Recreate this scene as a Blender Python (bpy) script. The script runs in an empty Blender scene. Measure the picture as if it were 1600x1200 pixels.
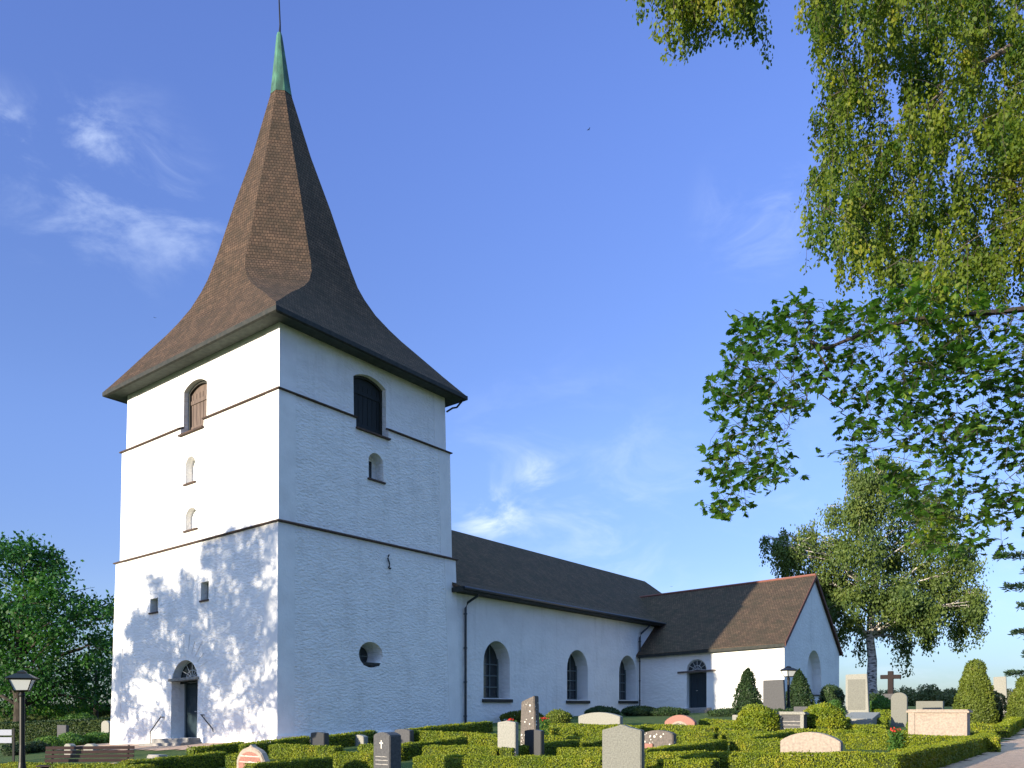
import bpy, bmesh, math, random
import numpy as np
from mathutils import Vector
R = math.radians
random.seed(7); rng = np.random.default_rng(11)
sc = bpy.context.scene
COL = sc.collection

# ------------------------------------------------------------------ camera
EYE = 1.6; F = 1290.0; HY = 1103.0
cam = bpy.data.objects.new('camera', bpy.data.cameras.new('camera')); COL.objects.link(cam)
cam.location = (0, 0, EYE); cam.rotation_euler = (R(90), 0, 0)
cam.data.sensor_width = 36; cam.data.lens = F/1600*36; cam.data.shift_y = (HY-600)/1600
cam.data.clip_start = .1; cam.data.clip_end = 3000
sc.camera = cam

# ------------------------------------------------------------------ sun and sky
SUN_EL = 9.5
UX, UY = .589, .808                                   # church long axis (u); v is across it
lx, ly = (.9840*UX + .178*UY, .9840*UY - .178*UX)       # travel direction of the light on the ground
SUN_AZ = math.atan2(-lx, -ly)
sun = bpy.data.objects.new('sun', bpy.data.lights.new('sun', 'SUN')); COL.objects.link(sun)
sun.data.energy = 3.9; sun.data.angle = R(.5); sun.data.color = (1, .88, .68)
ce = math.cos(R(SUN_EL))
sun.rotation_euler = Vector((lx*ce, ly*ce, -math.sin(R(SUN_EL)))).to_track_quat('-Z', 'Y').to_euler()
w = bpy.data.worlds.new('World'); sc.world = w; w.use_nodes = True
nt = w.node_tree; N = nt.nodes; Lk = nt.links; N.clear()
def nd(t, **k):
    n = N.new(t)
    for a, b in k.items(): setattr(n, a, b)
    return n
sky = nd('ShaderNodeTexSky', sky_type='NISHITA', sun_disc=False)
sky.sun_elevation = R(SUN_EL + 9); sky.sun_rotation = SUN_AZ
sky.sun_elevation = R(SUN_EL); sky.air_density = 1.0; sky.dust_density = .25; sky.ozone_density = 3.0
hsv = nd('ShaderNodeHueSaturation'); hsv.inputs['Saturation'].default_value = 1.0
bg = nd('ShaderNodeBackground'); bg.inputs['Strength'].default_value = .15
wo = nd('ShaderNodeOutputWorld')
tc = nd('ShaderNodeTexCoord')
# thin clouds: noise stretched sideways, kept to a few parts of the sky dome
mp = nd('ShaderNodeMapping'); mp.inputs['Scale'].default_value = (1.0, 1.0, 1.9); mp.inputs['Rotation'].default_value = (.1, .35, .1)
no = nd('ShaderNodeTexNoise'); no.inputs['Scale'].default_value = 9; no.inputs['Detail'].default_value = 6; no.inputs['Roughness'].default_value = .62; no.inputs['Distortion'].default_value = .7
Lk.new(tc.outputs['Generated'], mp.inputs['Vector']); Lk.new(mp.outputs[0], no.inputs['Vector'])
def pdir(x, y):
    return Vector(((x-800)/F, 1, (HY-y)/F)).normalized()
tot = None
for (x, y, r0, a) in [(130, 215, .06, .55), (190, 300, .09, .5), (110, 290, .08, .5), (280, 360, .06, .45), (0, 220, .05, .6), (775, 815, .055, 1.0), (840, 740, .035, .8), (1190, 330, .07, .3), (900, 870, .22, .35), (1450, 1000, .3, .35)]:
    d = nd('ShaderNodeVectorMath', operation='DISTANCE'); d.inputs[1].default_value = pdir(x, y)
    nrm = nd('ShaderNodeVectorMath', operation='NORMALIZE'); Lk.new(tc.outputs['Generated'], nrm.inputs[0]); Lk.new(nrm.outputs[0], d.inputs[0])
    m = nd('ShaderNodeMapRange', interpolation_type='SMOOTHSTEP'); m.inputs['From Min'].default_value = r0*1.25; m.inputs['From Max'].default_value = 0; m.inputs['To Max'].default_value = a
    Lk.new(d.outputs['Value'], m.inputs['Value'])
    if tot is None: tot = m.outputs[0]
    else:
        mx = nd('ShaderNodeMath', operation='MAXIMUM'); Lk.new(tot, mx.inputs[0]); Lk.new(m.outputs[0], mx.inputs[1]); tot = mx.outputs[0]
nr = nd('ShaderNodeMapRange', interpolation_type='SMOOTHSTEP'); nr.inputs['From Min'].default_value = .42; nr.inputs['From Max'].default_value = .78
Lk.new(no.outputs['Fac'], nr.inputs['Value'])
mu = nd('ShaderNodeMath', operation='MULTIPLY'); Lk.new(nr.outputs[0], mu.inputs[0]); Lk.new(tot, mu.inputs[1])
mixc = nd('ShaderNodeMix', data_type='RGBA'); mixc.inputs['B'].default_value = (2.6, 3.0, 3.7, 1)
tint = nd('ShaderNodeMix', data_type='RGBA', blend_type='MULTIPLY'); tint.inputs['Factor'].default_value = 1; tint.inputs['B'].default_value = (1.0, 1.0, 1.0, 1)
se = nd('ShaderNodeSeparateXYZ'); nz_ = nd('ShaderNodeVectorMath', operation='NORMALIZE'); Lk.new(tc.outputs['Generated'], nz_.inputs[0]); Lk.new(nz_.outputs[0], se.inputs[0])
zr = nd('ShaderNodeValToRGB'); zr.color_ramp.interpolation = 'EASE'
e0, e1 = zr.color_ramp.elements; e0.position = 0; e0.color = (.29, .365, .56, 1); e1.position = 1.0; e1.color = (7.5, 6.3, 4.6, 1)  # top stop raised: extra overhead sky brightness added as fill for shaded walls
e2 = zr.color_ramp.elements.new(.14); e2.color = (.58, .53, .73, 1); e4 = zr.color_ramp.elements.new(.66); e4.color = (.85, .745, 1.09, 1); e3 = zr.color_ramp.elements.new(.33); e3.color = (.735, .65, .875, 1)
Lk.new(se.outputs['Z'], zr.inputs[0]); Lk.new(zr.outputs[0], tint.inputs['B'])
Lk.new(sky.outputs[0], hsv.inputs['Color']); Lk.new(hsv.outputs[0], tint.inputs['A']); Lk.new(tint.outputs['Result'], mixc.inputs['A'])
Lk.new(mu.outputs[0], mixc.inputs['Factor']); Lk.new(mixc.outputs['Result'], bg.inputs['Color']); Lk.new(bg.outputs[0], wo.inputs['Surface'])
sc.view_settings.view_transform = 'Standard'; sc.view_settings.look = 'None'; sc.view_settings.gamma = 1
sc.view_settings.exposure = 1.3
sc.cycles.max_bounces = 6; sc.cycles.diffuse_bounces = 3; sc.cycles.transparent_max_bounces = 8
sc.cycles.use_denoising = True

# ------------------------------------------------------------------ materials
def mat(name, col, rough=.8, col2=None, nscale=5, bump=0, bscale=20, stretch=(1, 1, 1), spec=.3, metal=0, detail=5, lo=.35, hi=.65, grime=0):
    m = bpy.data.materials.new(name); m.use_nodes = True; t = m.node_tree; b = t.nodes['Principled BSDF']
    b.inputs['Roughness'].default_value = rough; b.inputs['Specular IOR Level'].default_value = spec; b.inputs['Metallic'].default_value = metal
    b.inputs['Base Color'].default_value = (*col, 1)
    co = t.nodes.new('ShaderNodeTexCoord'); ma = t.nodes.new('ShaderNodeMapping'); ma.inputs['Scale'].default_value = stretch
    t.links.new(co.outputs['Object'], ma.inputs[0])
    if col2:
        n = t.nodes.new('ShaderNodeTexNoise'); n.inputs['Scale'].default_value = nscale; n.inputs['Detail'].default_value = detail
        r = t.nodes.new('ShaderNodeMapRange'); r.inputs['From Min'].default_value = lo; r.inputs['From Max'].default_value = hi
        x = t.nodes.new('ShaderNodeMix'); x.data_type = 'RGBA'; x.inputs['A'].default_value = (*col, 1); x.inputs['B'].default_value = (*col2, 1)
        t.links.new(ma.outputs[0], n.inputs['Vector']); t.links.new(n.outputs['Fac'], r.inputs['Value']); t.links.new(r.outputs[0], x.inputs['Factor'])
        t.links.new(x.outputs['Result'], b.inputs['Base Color'])
    if grime:
        mg = t.nodes.new('ShaderNodeMapping'); mg.inputs['Scale'].default_value = (1.4, 1.4, .16); t.links.new(co.outputs['Object'], mg.inputs[0])
        n = t.nodes.new('ShaderNodeTexNoise'); n.inputs['Scale'].default_value = 1.6; n.inputs['Detail'].default_value = 9; n.inputs['Roughness'].default_value = .65; t.links.new(mg.outputs[0], n.inputs['Vector'])
        r = t.nodes.new('ShaderNodeMapRange'); r.inputs['From Min'].default_value = .52; r.inputs['From Max'].default_value = .78; r.inputs['To Max'].default_value = grime; t.links.new(n.outputs['Fac'], r.inputs['Value'])
        x2 = t.nodes.new('ShaderNodeMix'); x2.data_type = 'RGBA'; x2.inputs['B'].default_value = (.45, .44, .41, 1); t.links.new(x.outputs['Result'], x2.inputs['A']); t.links.new(r.outputs[0], x2.inputs['Factor']); t.links.new(x2.outputs['Result'], b.inputs['Base Color'])
    if bump:
        n = t.nodes.new('ShaderNodeTexNoise'); n.inputs['Scale'].default_value = bscale; n.inputs['Detail'].default_value = 4
        u = t.nodes.new('ShaderNodeBump'); u.inputs['Strength'].default_value = 1; u.inputs['Distance'].default_value = bump
        t.links.new(ma.outputs[0], n.inputs['Vector']); t.links.new(n.outputs['Fac'], u.inputs['Height']); t.links.new(u.outputs[0], b.inputs['Normal'])
    return m
def shingles(name, c1, c2, c3, bw, rh):
    m = bpy.data.materials.new(name); m.use_nodes = True; t = m.node_tree; b = t.nodes['Principled BSDF']; n = t.nodes; l = t.links
    b.inputs['Roughness'].default_value = .85; b.inputs['Specular IOR Level'].default_value = .08
    uv = n.new('ShaderNodeUVMap'); br = n.new('ShaderNodeTexBrick'); l.new(uv.outputs[0], br.inputs['Vector'])
    br.inputs['Scale'].default_value = 1; br.inputs['Brick Width'].default_value = bw; br.inputs['Row Height'].default_value = rh
    br.inputs['Mortar Size'].default_value = .010; br.inputs['Mortar Smooth'].default_value = .6; br.inputs['Color1'].default_value = (*c1, 1); br.inputs['Color2'].default_value = (*c2, 1)
    br.inputs['Mortar'].default_value = (.018, .014, .012, 1); br.inputs['Bias'].default_value = -.1
    no = n.new('ShaderNodeTexNoise'); no.inputs['Scale'].default_value = 1.3; no.inputs['Detail'].default_value = 9; no.inputs['Roughness'].default_value = .82
    l.new(uv.outputs[0], no.inputs['Vector'])
    rg = n.new('ShaderNodeMapRange'); rg.inputs['From Min'].default_value = .42; rg.inputs['From Max'].default_value = .62; rg.inputs['To Max'].default_value = .85; l.new(no.outputs['Fac'], rg.inputs['Value'])
    mx = n.new('ShaderNodeMix'); mx.data_type = 'RGBA'; mx.inputs['B'].default_value = (*c3, 1); l.new(br.outputs['Color'], mx.inputs['A']); l.new(rg.outputs[0], mx.inputs['Factor'])
    l.new(mx.outputs['Result'], b.inputs['Base Color'])
    sp = n.new('ShaderNodeSeparateXYZ'); l.new(uv.outputs[0], sp.inputs[0])
    md = n.new('ShaderNodeMath'); md.operation = 'FLOORED_MODULO'; md.inputs[1].default_value = rh; l.new(sp.outputs['Y'], md.inputs[0])
    dv = n.new('ShaderNodeMath'); dv.operation = 'MULTIPLY'; dv.inputs[1].default_value = -1/rh; l.new(md.outputs[0], dv.inputs[0])
    ad = n.new('ShaderNodeMath'); ad.operation = 'MULTIPLY_ADD'; ad.inputs[1].default_value = -.8; l.new(br.outputs['Fac'], ad.inputs[0]); l.new(dv.outputs[0], ad.inputs[2])
    bu = n.new('ShaderNodeBump'); bu.inputs['Distance'].default_value = .035; bu.inputs['Strength'].default_value = .8; l.new(ad.outputs[0], bu.inputs['Height']); l.new(bu.outputs[0], b.inputs['Normal'])
    return m
def leafmat(name, c1, c2, c3=None, tr=.35, rough=.55, cs=1.3):
    m = bpy.data.materials.new(name); m.use_nodes = True; t = m.node_tree; n = t.nodes; l = t.links; n.clear()
    g = n.new('ShaderNodeNewGeometry'); cr = n.new('ShaderNodeValToRGB'); cr.color_ramp.elements[0].color = (*c1, 1); cr.color_ramp.elements[1].color = (*c2, 1)
    cr.color_ramp.elements[1].position = .8
    if c3: e = cr.color_ramp.elements.new(.97); e.color = (*c3, 1)
    co = n.new('ShaderNodeTexCoord'); ns = n.new('ShaderNodeTexNoise'); ns.inputs['Scale'].default_value = cs; ns.inputs['Detail'].default_value = 3; l.new(co.outputs['Object'], ns.inputs['Vector'])
    r1 = n.new('ShaderNodeMapRange'); r1.inputs['From Min'].default_value = .35; r1.inputs['From Max'].default_value = .65; r1.inputs['To Max'].default_value = .68; l.new(ns.outputs['Fac'], r1.inputs['Value'])
    ma_ = n.new('ShaderNodeMath'); ma_.operation = 'MULTIPLY_ADD'; ma_.inputs[1].default_value = .32; l.new(g.outputs['Random Per Island'], ma_.inputs[0]); l.new(r1.outputs[0], ma_.inputs[2]); l.new(ma_.outputs[0], cr.inputs[0])
    b = n.new('ShaderNodeBsdfPrincipled'); b.inputs['Roughness'].default_value = rough; b.inputs['Specular IOR Level'].default_value = .3; l.new(cr.outputs[0], b.inputs['Base Color'])
    tb = n.new('ShaderNodeBsdfTranslucent'); mg = n.new('ShaderNodeMix'); mg.data_type = 'RGBA'; mg.blend_type = 'MULTIPLY'; mg.inputs['Factor'].default_value = 1; mg.inputs['B'].default_value = (1.5, 1.6, .7, 1)
    l.new(cr.outputs[0], mg.inputs['A']); l.new(mg.outputs['Result'], tb.inputs[0])
    s = n.new('ShaderNodeMixShader'); s.inputs[0].default_value = tr; l.new(b.outputs[0], s.inputs[1]); l.new(tb.outputs[0], s.inputs[2])
    o = n.new('ShaderNodeOutputMaterial'); l.new(s.outputs[0], o.inputs[0]); return m
M = {}
M['plaster'] = mat('rough_lime_plaster', (.80, .79, .77), .9, (.70, .69, .67), 1.2, .055, 6, (1, 1, 2.2), .1, detail=8, lo=.45, hi=.8, grime=.35)
M['smooth'] = mat('smooth_lime_plaster', (.79, .78, .76), .9, (.71, .70, .68), 1.5, .008, 12, (1, 1, 1), .1)
M['cplaster'] = mat('fine_plaster', (.80, .79, .77), .9, (.71, .70, .68), .8, .035, 4.5, (1, 1, 1.6), .1, lo=.4, hi=.8, grime=.35)
M['spire'] = shingles('tarred_oak_shingles', (.125, .080, .053), (.075, .050, .036), (.045, .036, .026), .13, .15)
M['roof'] = shingles('old_roof_shingles', (.14, .092, .060), (.085, .058, .042), (.055, .048, .033), .15, .16)
M['darkwood'] = mat('tarred_eave_boards', (.018, .022, .02), .7, (.035, .035, .03), 6)
M['soffit'] = mat('grey_green_soffit', (.06, .075, .065), .8, (.04, .05, .045), 5)
M['ledge'] = mat('ledge_tiles', (.05, .035, .03), .8, (.09, .055, .04), 8)
M['copper'] = mat('verdigris_copper', (.07, .19, .125), .65, (.03, .07, .05), 3.5, stretch=(1, 1, .4))
M['iron'] = mat('black_iron', (.007, .008, .008), .45, spec=.3)
M['pipe'] = mat('dark_downpipe', (.018, .026, .034), .4, spec=.5)
M['shutter'] = mat('weathered_shutter_boards', (.16, .12, .10), .85, (.10, .075, .065), 3, .01, 9, (6, 6, .6))
M['darkshut'] = mat('dark_shutter_boards', (.012, .018, .02), .7, (.02, .025, .025), 3, .01, 9, (6, 6, .6))  # belfry shutter on the R face: much darker boards than on L
M['frame'] = mat('lead_grey_frame', (.12, .15, .15), .6)
M['fan'] = mat('fanlight_paint', (.45, .47, .46), .6)
M['glass'] = mat('window_glass', (.02, .028, .032), .12, spec=.6)
M['door'] = mat('dark_blue_green_door', (.012, .03, .04), .5, (.008, .02, .03), 4, .004, 10, (5, 5, .5))
M['lintel'] = mat('brown_lintel', (.12, .09, .08), .8, (.08, .065, .06), 6)
M['step'] = mat('worn_step_stone', (.30, .28, .26), .9, (.18, .18, .17), 4, .01, 20)
M['jointgrey'] = mat('grey_joint_marks', (.58, .58, .58), .9)
M['grass'] = mat('cemetery_grass', (.035, .075, .012), .95, (.07, .10, .02), 3, .04, 30)
M['gravel'] = mat('pink_gravel', (.66, .44, .30), .95, (.40, .27, .19), 9, .03, 35, lo=.3, hi=.7)
M['grey'] = mat('grey_granite', (.19, .19, .165), .75, (.13, .13, .115), 40, .004, 60)
M['lgrey'] = mat('light_granite', (.29, .28, .25), .75, (.20, .20, .175), 30, .004, 60)
M['pink'] = mat('red_granite', (.33, .15, .115), .6, (.22, .10, .08), 40, .002, 60)
M['palepink'] = mat('pale_pink_granite', (.37, .30, .245), .8, (.26, .215, .18), 22, .003, 60)
M['lichen'] = mat('lichened_stone', (.20, .17, .15), .9, (.13, .115, .10), 18, .01, 30)
def lichened():
    m = mat('lichened_stone', (.16, .135, .12), .9, (.10, .09, .08), 18, .01, 30); t = m.node_tree; b = t.nodes['Principled BSDF']; old = b.inputs['Base Color'].links[0].from_socket
    co = t.nodes.new('ShaderNodeTexCoord'); v = t.nodes.new('ShaderNodeTexVoronoi'); v.inputs['Scale'].default_value = 12; v.inputs['Randomness'].default_value = 1; t.links.new(co.outputs['Object'], v.inputs['Vector'])
    g = t.nodes.new('ShaderNodeSeparateColor'); t.links.new(v.outputs['Color'], g.inputs[0])
    th = t.nodes.new('ShaderNodeMapRange'); th.inputs['From Min'].default_value = .1; th.inputs['From Max'].default_value = 1; th.inputs['To Min'].default_value = .0; th.inputs['To Max'].default_value = .34; t.links.new(g.outputs[0], th.inputs['Value'])
    lt = t.nodes.new('ShaderNodeMath'); lt.operation = 'LESS_THAN'; t.links.new(v.outputs['Distance'], lt.inputs[0]); t.links.new(th.outputs[0], lt.inputs[1])
    x = t.nodes.new('ShaderNodeMix'); x.data_type = 'RGBA'; x.inputs['B'].default_value = (.7, .68, .60, 1); t.links.new(lt.outputs[0], x.inputs['Factor']); t.links.new(old, x.inputs['A']); t.links.new(x.outputs['Result'], b.inputs['Base Color'])
    return m
M['lichen'] = lichened()
M['crossw'] = mat('dark_cross_wood', (.02, .013, .014), .8, (.015, .01, .01), 8)
M['glintel'] = mat('grey_stone_lintel', (.24, .24, .22), .85, (.16, .16, .15), 6)
M['black'] = mat('black_granite', (.03, .032, .036), .35, (.05, .05, .055), 50, spec=.5)
M['darkgrey'] = mat('dark_grey_stone', (.085, .085, .09), .7, (.055, .055, .06), 25, .004, 50)
M['gild'] = mat('pale_inlay', (.6, .57, .5), .6)
M['inlay'] = mat('grey_lettering', (.30, .28, .26), .7)
M['pinklet'] = mat('pale_pink_lettering', (.62, .45, .40), .7)
M['bench'] = mat('red_brown_bench_wood', (.022, .008, .007), .4, (.035, .012, .010), 6, stretch=(1, 1, 6), spec=.5)
M['lampglass'] = mat('milky_lamp_glass', (.6, .62, .62), .35)
M['sign'] = mat('sign_board', (.34, .36, .42), .6)
M['bark'] = mat('dark_bark', (.055, .045, .038), .95, (.03, .025, .02), 8, .02, 20, (1, 1, .3))
M['birchbark'] = mat('birch_bark', (.55, .50, .46), .8, (.07, .06, .055), 3.5, .01, 12, (1, 1, 2.5), lo=.48, hi=.6)
M['birchbark2'] = mat('thin_birch_limb_bark', (.16, .13, .11), .9, (.05, .04, .035), 6)
M['twig'] = mat('twig_bark', (.05, .035, .03), .9)
M['chestnut'] = leafmat('chestnut_leaf', (.018, .06, .008), (.065, .15, .014), (.24, .30, .03), .4, cs=1.1)
M['birch'] = leafmat('birch_leaf', (.03, .085, .010), (.16, .20, .015), (.28, .25, .03), .45)
M['birchfar'] = leafmat('far_birch_leaf', (.045, .085, .022), (.115, .16, .032), (.16, .19, .04), .3, cs=.7)
M['oak'] = leafmat('broad_leaf', (.011, .055, .012), (.038, .125, .018), (.10, .19, .022), .3, cs=.35)
M['spruce'] = leafmat('spruce_needle', (.012, .035, .02), (.03, .06, .03), None, .1)
M['yew'] = leafmat('dark_yew_leaf', (.014, .036, .012), (.035, .065, .018), None, .15)
M['box'] = leafmat('box_leaf', (.09, .14, .006), (.20, .225, .010), (.30, .26, .025), .14, cs=2.5)
M['thuja'] = leafmat('thuja_leaf', (.07, .10, .014), (.13, .165, .02), (.17, .15, .03), .2)
M['shrub'] = leafmat('shrub_leaf', (.035, .10, .02), (.09, .18, .03), (.18, .26, .04), .3)
M['farbush'] = leafmat('far_bush_leaf', (.10, .13, .05), (.18, .18, .07), (.24, .17, .09), .2)
M['red'] = leafmat('red_petal', (.6, .02, .03), (.8, .08, .06), None, .3)
M['feather'] = mat('dark_feather', (.02, .02, .02), .8)

# ------------------------------------------------------------------ mesh helpers
def tag(o, label=None, cat=None, group=None, kind=None):
    for k, v in (('label', label), ('category', cat), ('group', group), ('kind', kind)):
        if v: o[k] = v
    return o
def empty(name, loc=(0, 0, 0), rz=0, **k):
    o = bpy.data.objects.new(name, None); COL.objects.link(o); o.location = loc; o.rotation_euler = (0, 0, rz); o.empty_display_size = .2
    return tag(o, **k)
def autouv(me):
    if not me.uv_layers: me.uv_layers.new(name='UVMap')
    uvl = me.uv_layers[0].data
    for p in me.polygons:
        n = p.normal
        t = Vector((0, 0, 1)).cross(n)
        t = t.normalized() if t.length > .02 else Vector((1, 0, 0))
        b = n.cross(t)
        for li in p.loop_indices:
            c = me.vertices[me.loops[li].vertex_index].co; uvl[li].uv = (c.dot(t), c.dot(b))
class MB:
    def __init__(s): s.v = []; s.f = []; s.m = []
    def add(s, vs, fs, m=0):
        o = len(s.v); s.v += [tuple(x) for x in vs]; s.f += [tuple(i+o for i in f) for f in fs]; s.m += [m]*len(fs)
    def hexa(s, p, m=0): s.add(p, [(0, 3, 2, 1), (4, 5, 6, 7), (0, 1, 5, 4), (1, 2, 6, 5), (2, 3, 7, 6), (3, 0, 4, 7)], m)
    def box(s, x0, x1, y0, y1, z0, z1, m=0, top=1.0, T=None):
        cx, cy = (x0+x1)/2, (y0+y1)/2
        p = [(x0, y0, z0), (x1, y0, z0), (x1, y1, z0), (x0, y1, z0)] + [(cx+(x-cx)*top, cy+(y-cy)*top, z1) for x, y in ((x0, y0), (x1, y0), (x1, y1), (x0, y1))]
        if T: p = [T(*q) for q in p]
        s.hexa(p, m)
    def prism(s, poly, y0, y1, m=0, T=None):          # poly in (x,z), extruded along y
        n = len(poly); p = [(x, y0, z) for x, z in poly] + [(x, y1, z) for x, z in poly]
        if T: p = [T(*q) for q in p]
        s.add(p, [tuple(range(n)), tuple(range(2*n-1, n-1, -1))] + [(i, i+n, (i+1) % n+n, (i+1) % n) for i in range(n)], m)
    def tube(s, pts, rad, n=6, m=0):
        pts = [Vector(p) for p in pts]; k = len(pts)
        if not hasattr(rad, '__len__'): rad = [rad]*k
        o = len(s.v)
        for i, p in enumerate(pts):
            d = (pts[min(i+1, k-1)]-pts[max(i-1, 0)]).normalized()
            a = d.cross(Vector((0, 0, 1)))
            if a.length < .1: a = d.cross(Vector((1, 0, 0)))
            a.normalize(); b = d.cross(a)
            for j in range(n):
                t = 2*math.pi*j/n; s.v.append(tuple(p + (a*math.cos(t)+b*math.sin(t))*rad[i]))
        for i in range(k-1):
            for j in range(n): s.f.append((o+i*n+j, o+i*n+(j+1) % n, o+(i+1)*n+(j+1) % n, o+(i+1)*n+j)); s.m.append(m)
        s.f.append(tuple(o+j for j in range(n))[::-1]); s.f.append(tuple(o+(k-1)*n+j for j in range(n))); s.m += [m, m]
    def lathe(s, prof, n=16, c=(0, 0), m=0, sq=None):    # prof list of (r,z)
        o = len(s.v); k = len(prof)
        for r, z in prof:
            for j in range(n):
                t = 2*math.pi*(j+.5)/n; s.v.append((c[0]+r*math.cos(t), c[1]+r*math.sin(t), z))
        for i in range(k-1):
            for j in range(n): s.f.append((o+i*n+j, o+i*n+(j+1) % n, o+(i+1)*n+(j+1) % n, o+(i+1)*n+j)); s.m.append(m)
        s.f.append(tuple(o+j for j in range(n))[::-1]); s.f.append(tuple(o+(k-1)*n+j for j in range(n))); s.m += [m, m]
    def build(s, name, mats, parent=None, uv=False, smooth=False, bevel=0, fix=True):
        me = bpy.data.meshes.new(name); me.from_pydata(s.v, [], s.f)
        mats = mats if isinstance(mats, (list, tuple)) else [mats]
        for x in mats: me.materials.append(x)
        me.polygons.foreach_set('material_index', s.m)
        if fix or bevel:
            b = bmesh.new(); b.from_mesh(me); bmesh.ops.recalc_face_normals(b, faces=b.faces)
            if bevel: bmesh.ops.bevel(b, geom=[e for e in b.edges if e.calc_face_angle(0) > .5], offset=bevel, segments=2, affect='EDGES', clamp_overlap=True)
            b.to_mesh(me); b.free()
        if smooth: me.polygons.foreach_set('use_smooth', [True]*len(me.polygons))
        me.update()
        if uv: autouv(me)
        o = bpy.data.objects.new(name, me); COL.objects.link(o)
        if parent: o.parent = parent
        return o
def boolean(o, cutters, op='DIFFERENCE'):
    for c in cutters:
        md = o.modifiers.new('b', 'BOOLEAN'); md.object = c; md.operation = op; md.solver = 'EXACT'
    dg = bpy.context.evaluated_depsgraph_get(); me = bpy.data.meshes.new_from_object(o.evaluated_get(dg))
    o.modifiers.clear(); o.data = me; autouv(me)
    return o
def kill(os):
    for o in os: bpy.data.objects.remove(o)

# leaves: arrays of centres, long axis, normal, sizes -> one mesh of diamond faces
def nrm(a): return a/np.maximum(np.linalg.norm(a, axis=-1, keepdims=True), 1e-9)
def leaves(P, A, size, width=.5, nv=None):
    P = np.asarray(P, float); A = nrm(np.asarray(A, float)); n = len(P)
    rnd = nrm(rng.normal(size=(n, 3))) if nv is None else nrm(nv)
    B = nrm(np.cross(A, rnd)); Nn = np.cross(A, B)
    s = np.broadcast_to(size, (n,)).reshape(-1, 1)
    V = np.stack([P, P+A*s*.55+B*s*width*.5+Nn*s*.05, P+A*s, P+A*s*.55-B*s*width*.5+Nn*s*.05], 1)
    return V.reshape(-1, 3)
def leafobj(name, V, m, parent=None, extra=None, extram=None):
    """V: (4n,3) leaf corners. extra: an MB whose faces join the mesh."""
    ev = np.array(extra.v, float).reshape(-1, 3) if extra else np.zeros((0, 3)); ef = extra.f if extra else []
    n4 = len(V)//4; me = bpy.data.meshes.new(name)
    allv = np.vstack([V, ev]); me.vertices.add(len(allv)); me.vertices.foreach_set('co', allv.ravel().astype(np.float32))
    el = [i+len(V) for f in ef for i in f]; tot = [4]*n4+[len(f) for f in ef]
    loops = np.concatenate([np.arange(len(V)), np.array(el, int)]).astype(np.int32)
    me.loops.add(len(loops)); me.loops.foreach_set('vertex_index', loops)
    st = np.concatenate([[0], np.cumsum(tot)[:-1]]).astype(np.int32)
    me.polygons.add(len(tot)); me.polygons.foreach_set('loop_start', st); me.polygons.foreach_set('loop_total', np.array(tot, np.int32))
    me.materials.append(m)
    if extram: me.materials.append(extram); me.polygons.foreach_set('material_index', np.array([0]*n4+[1]*len(ef), np.int32))
    me.update(calc_edges=True); me.validate()
    o = bpy.data.objects.new(name, me); COL.objects.link(o)
    if parent: o.parent = parent
    return o

# ------------------------------------------------------------------ terrain
CP = np.array([(-8, 28, -1.24), (-16.8, 34.4, -1.62), (-12.5, 31, -1.46), (-2.3, 36, -.88), (7.8, 49.6, -.25), (10.3, 47.2, -.42), (14.7, 44.5, -.2), (21.3, 53.6, 0), (0, 14, -1.32), (0, 0, -1.1), (-12, 10, -1.65), (-6, 16, -1.56),
               (10, 10, -.95), (13, 22.6, -1.1), (5.5, 12, -1.1), (-11.3, 19, -1.80), (5, 28, -.98), (-3, 22, -1.40), (4, 20, -1.27), (12, 34, -.55), (22, 34, -.55), (22, 25, -.95), (30, 45, -.2), (40, 70, -.3), (20, 80, -.3), (0, 80, -.8),
               (-25, 45, -1.98), (-45, 60, -2.2), (-40, 20, -2.0), (-30, 0, -1.7), (30, 10, -1.0), (0, -30, -1.3), (70, 40, -.6), (-80, 80, -2.3), (0, 120, -1.5), (100, 120, -1.5), (-14, 24, -1.84)], float)
def U_(r): return np.where(r > 0, r*r*np.log(np.maximum(r, 1e-9)), 0)
_n = len(CP); _K = U_(np.linalg.norm(CP[:, None, :2]-CP[None, :, :2], axis=2)) + np.eye(_n)*3
_P = np.hstack([np.ones((_n, 1)), CP[:, :2]]); _A = np.zeros((_n+3, _n+3)); _A[:_n, :_n] = _K; _A[:_n, _n:] = _P; _A[_n:, :_n] = _P.T
_W = np.linalg.solve(_A, np.concatenate([CP[:, 2], np.zeros(3)]))
def gz(X, Y):                                         # ground height, world z
    X = np.asarray(X, float); Y = np.asarray(Y, float); sh = X.shape; X = X.ravel(); Y = Y.ravel()
    r = np.sqrt((X[:, None]-CP[None, :, 0])**2+(Y[:, None]-CP[None, :, 1])**2)
    z = U_(r)@_W[:_n] + _W[_n] + _W[_n+1]*X + _W[_n+2]*Y
    d = np.hypot(X, Y-30); t = np.clip((d-75)/60, 0, 1); t = t*t*(3-2*t)
    z = z*(1-t) + (-1.6)*t
    return (z+EYE).reshape(sh)
def g1(x, y): return float(gz(np.array([x]), np.array([y]))[0])
def sheet(name, xs, ys, m, off=0, mask=None):
    X, Y = np.meshgrid(xs, ys); Z = gz(X, Y)+off; nx = len(xs); b = MB(); b.v = [tuple(p) for p in np.stack([X, Y, Z], -1).reshape(-1, 3)]
    for j in range(len(ys)-1):
        for i in range(nx-1): b.f.append((j*nx+i, j*nx+i+1, (j+1)*nx+i+1, (j+1)*nx+i)); b.m.append(0)
    return b.build(name, m, smooth=True, fix=False)
xs = np.concatenate([[-1500, -800, -400, -220], np.linspace(-130, 130, 131), [220, 400, 800, 1500]])
ys = np.concatenate([[-800, -300, -120], np.linspace(-60, 140, 101), [220, 400, 800, 1500, 2500]])
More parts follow.
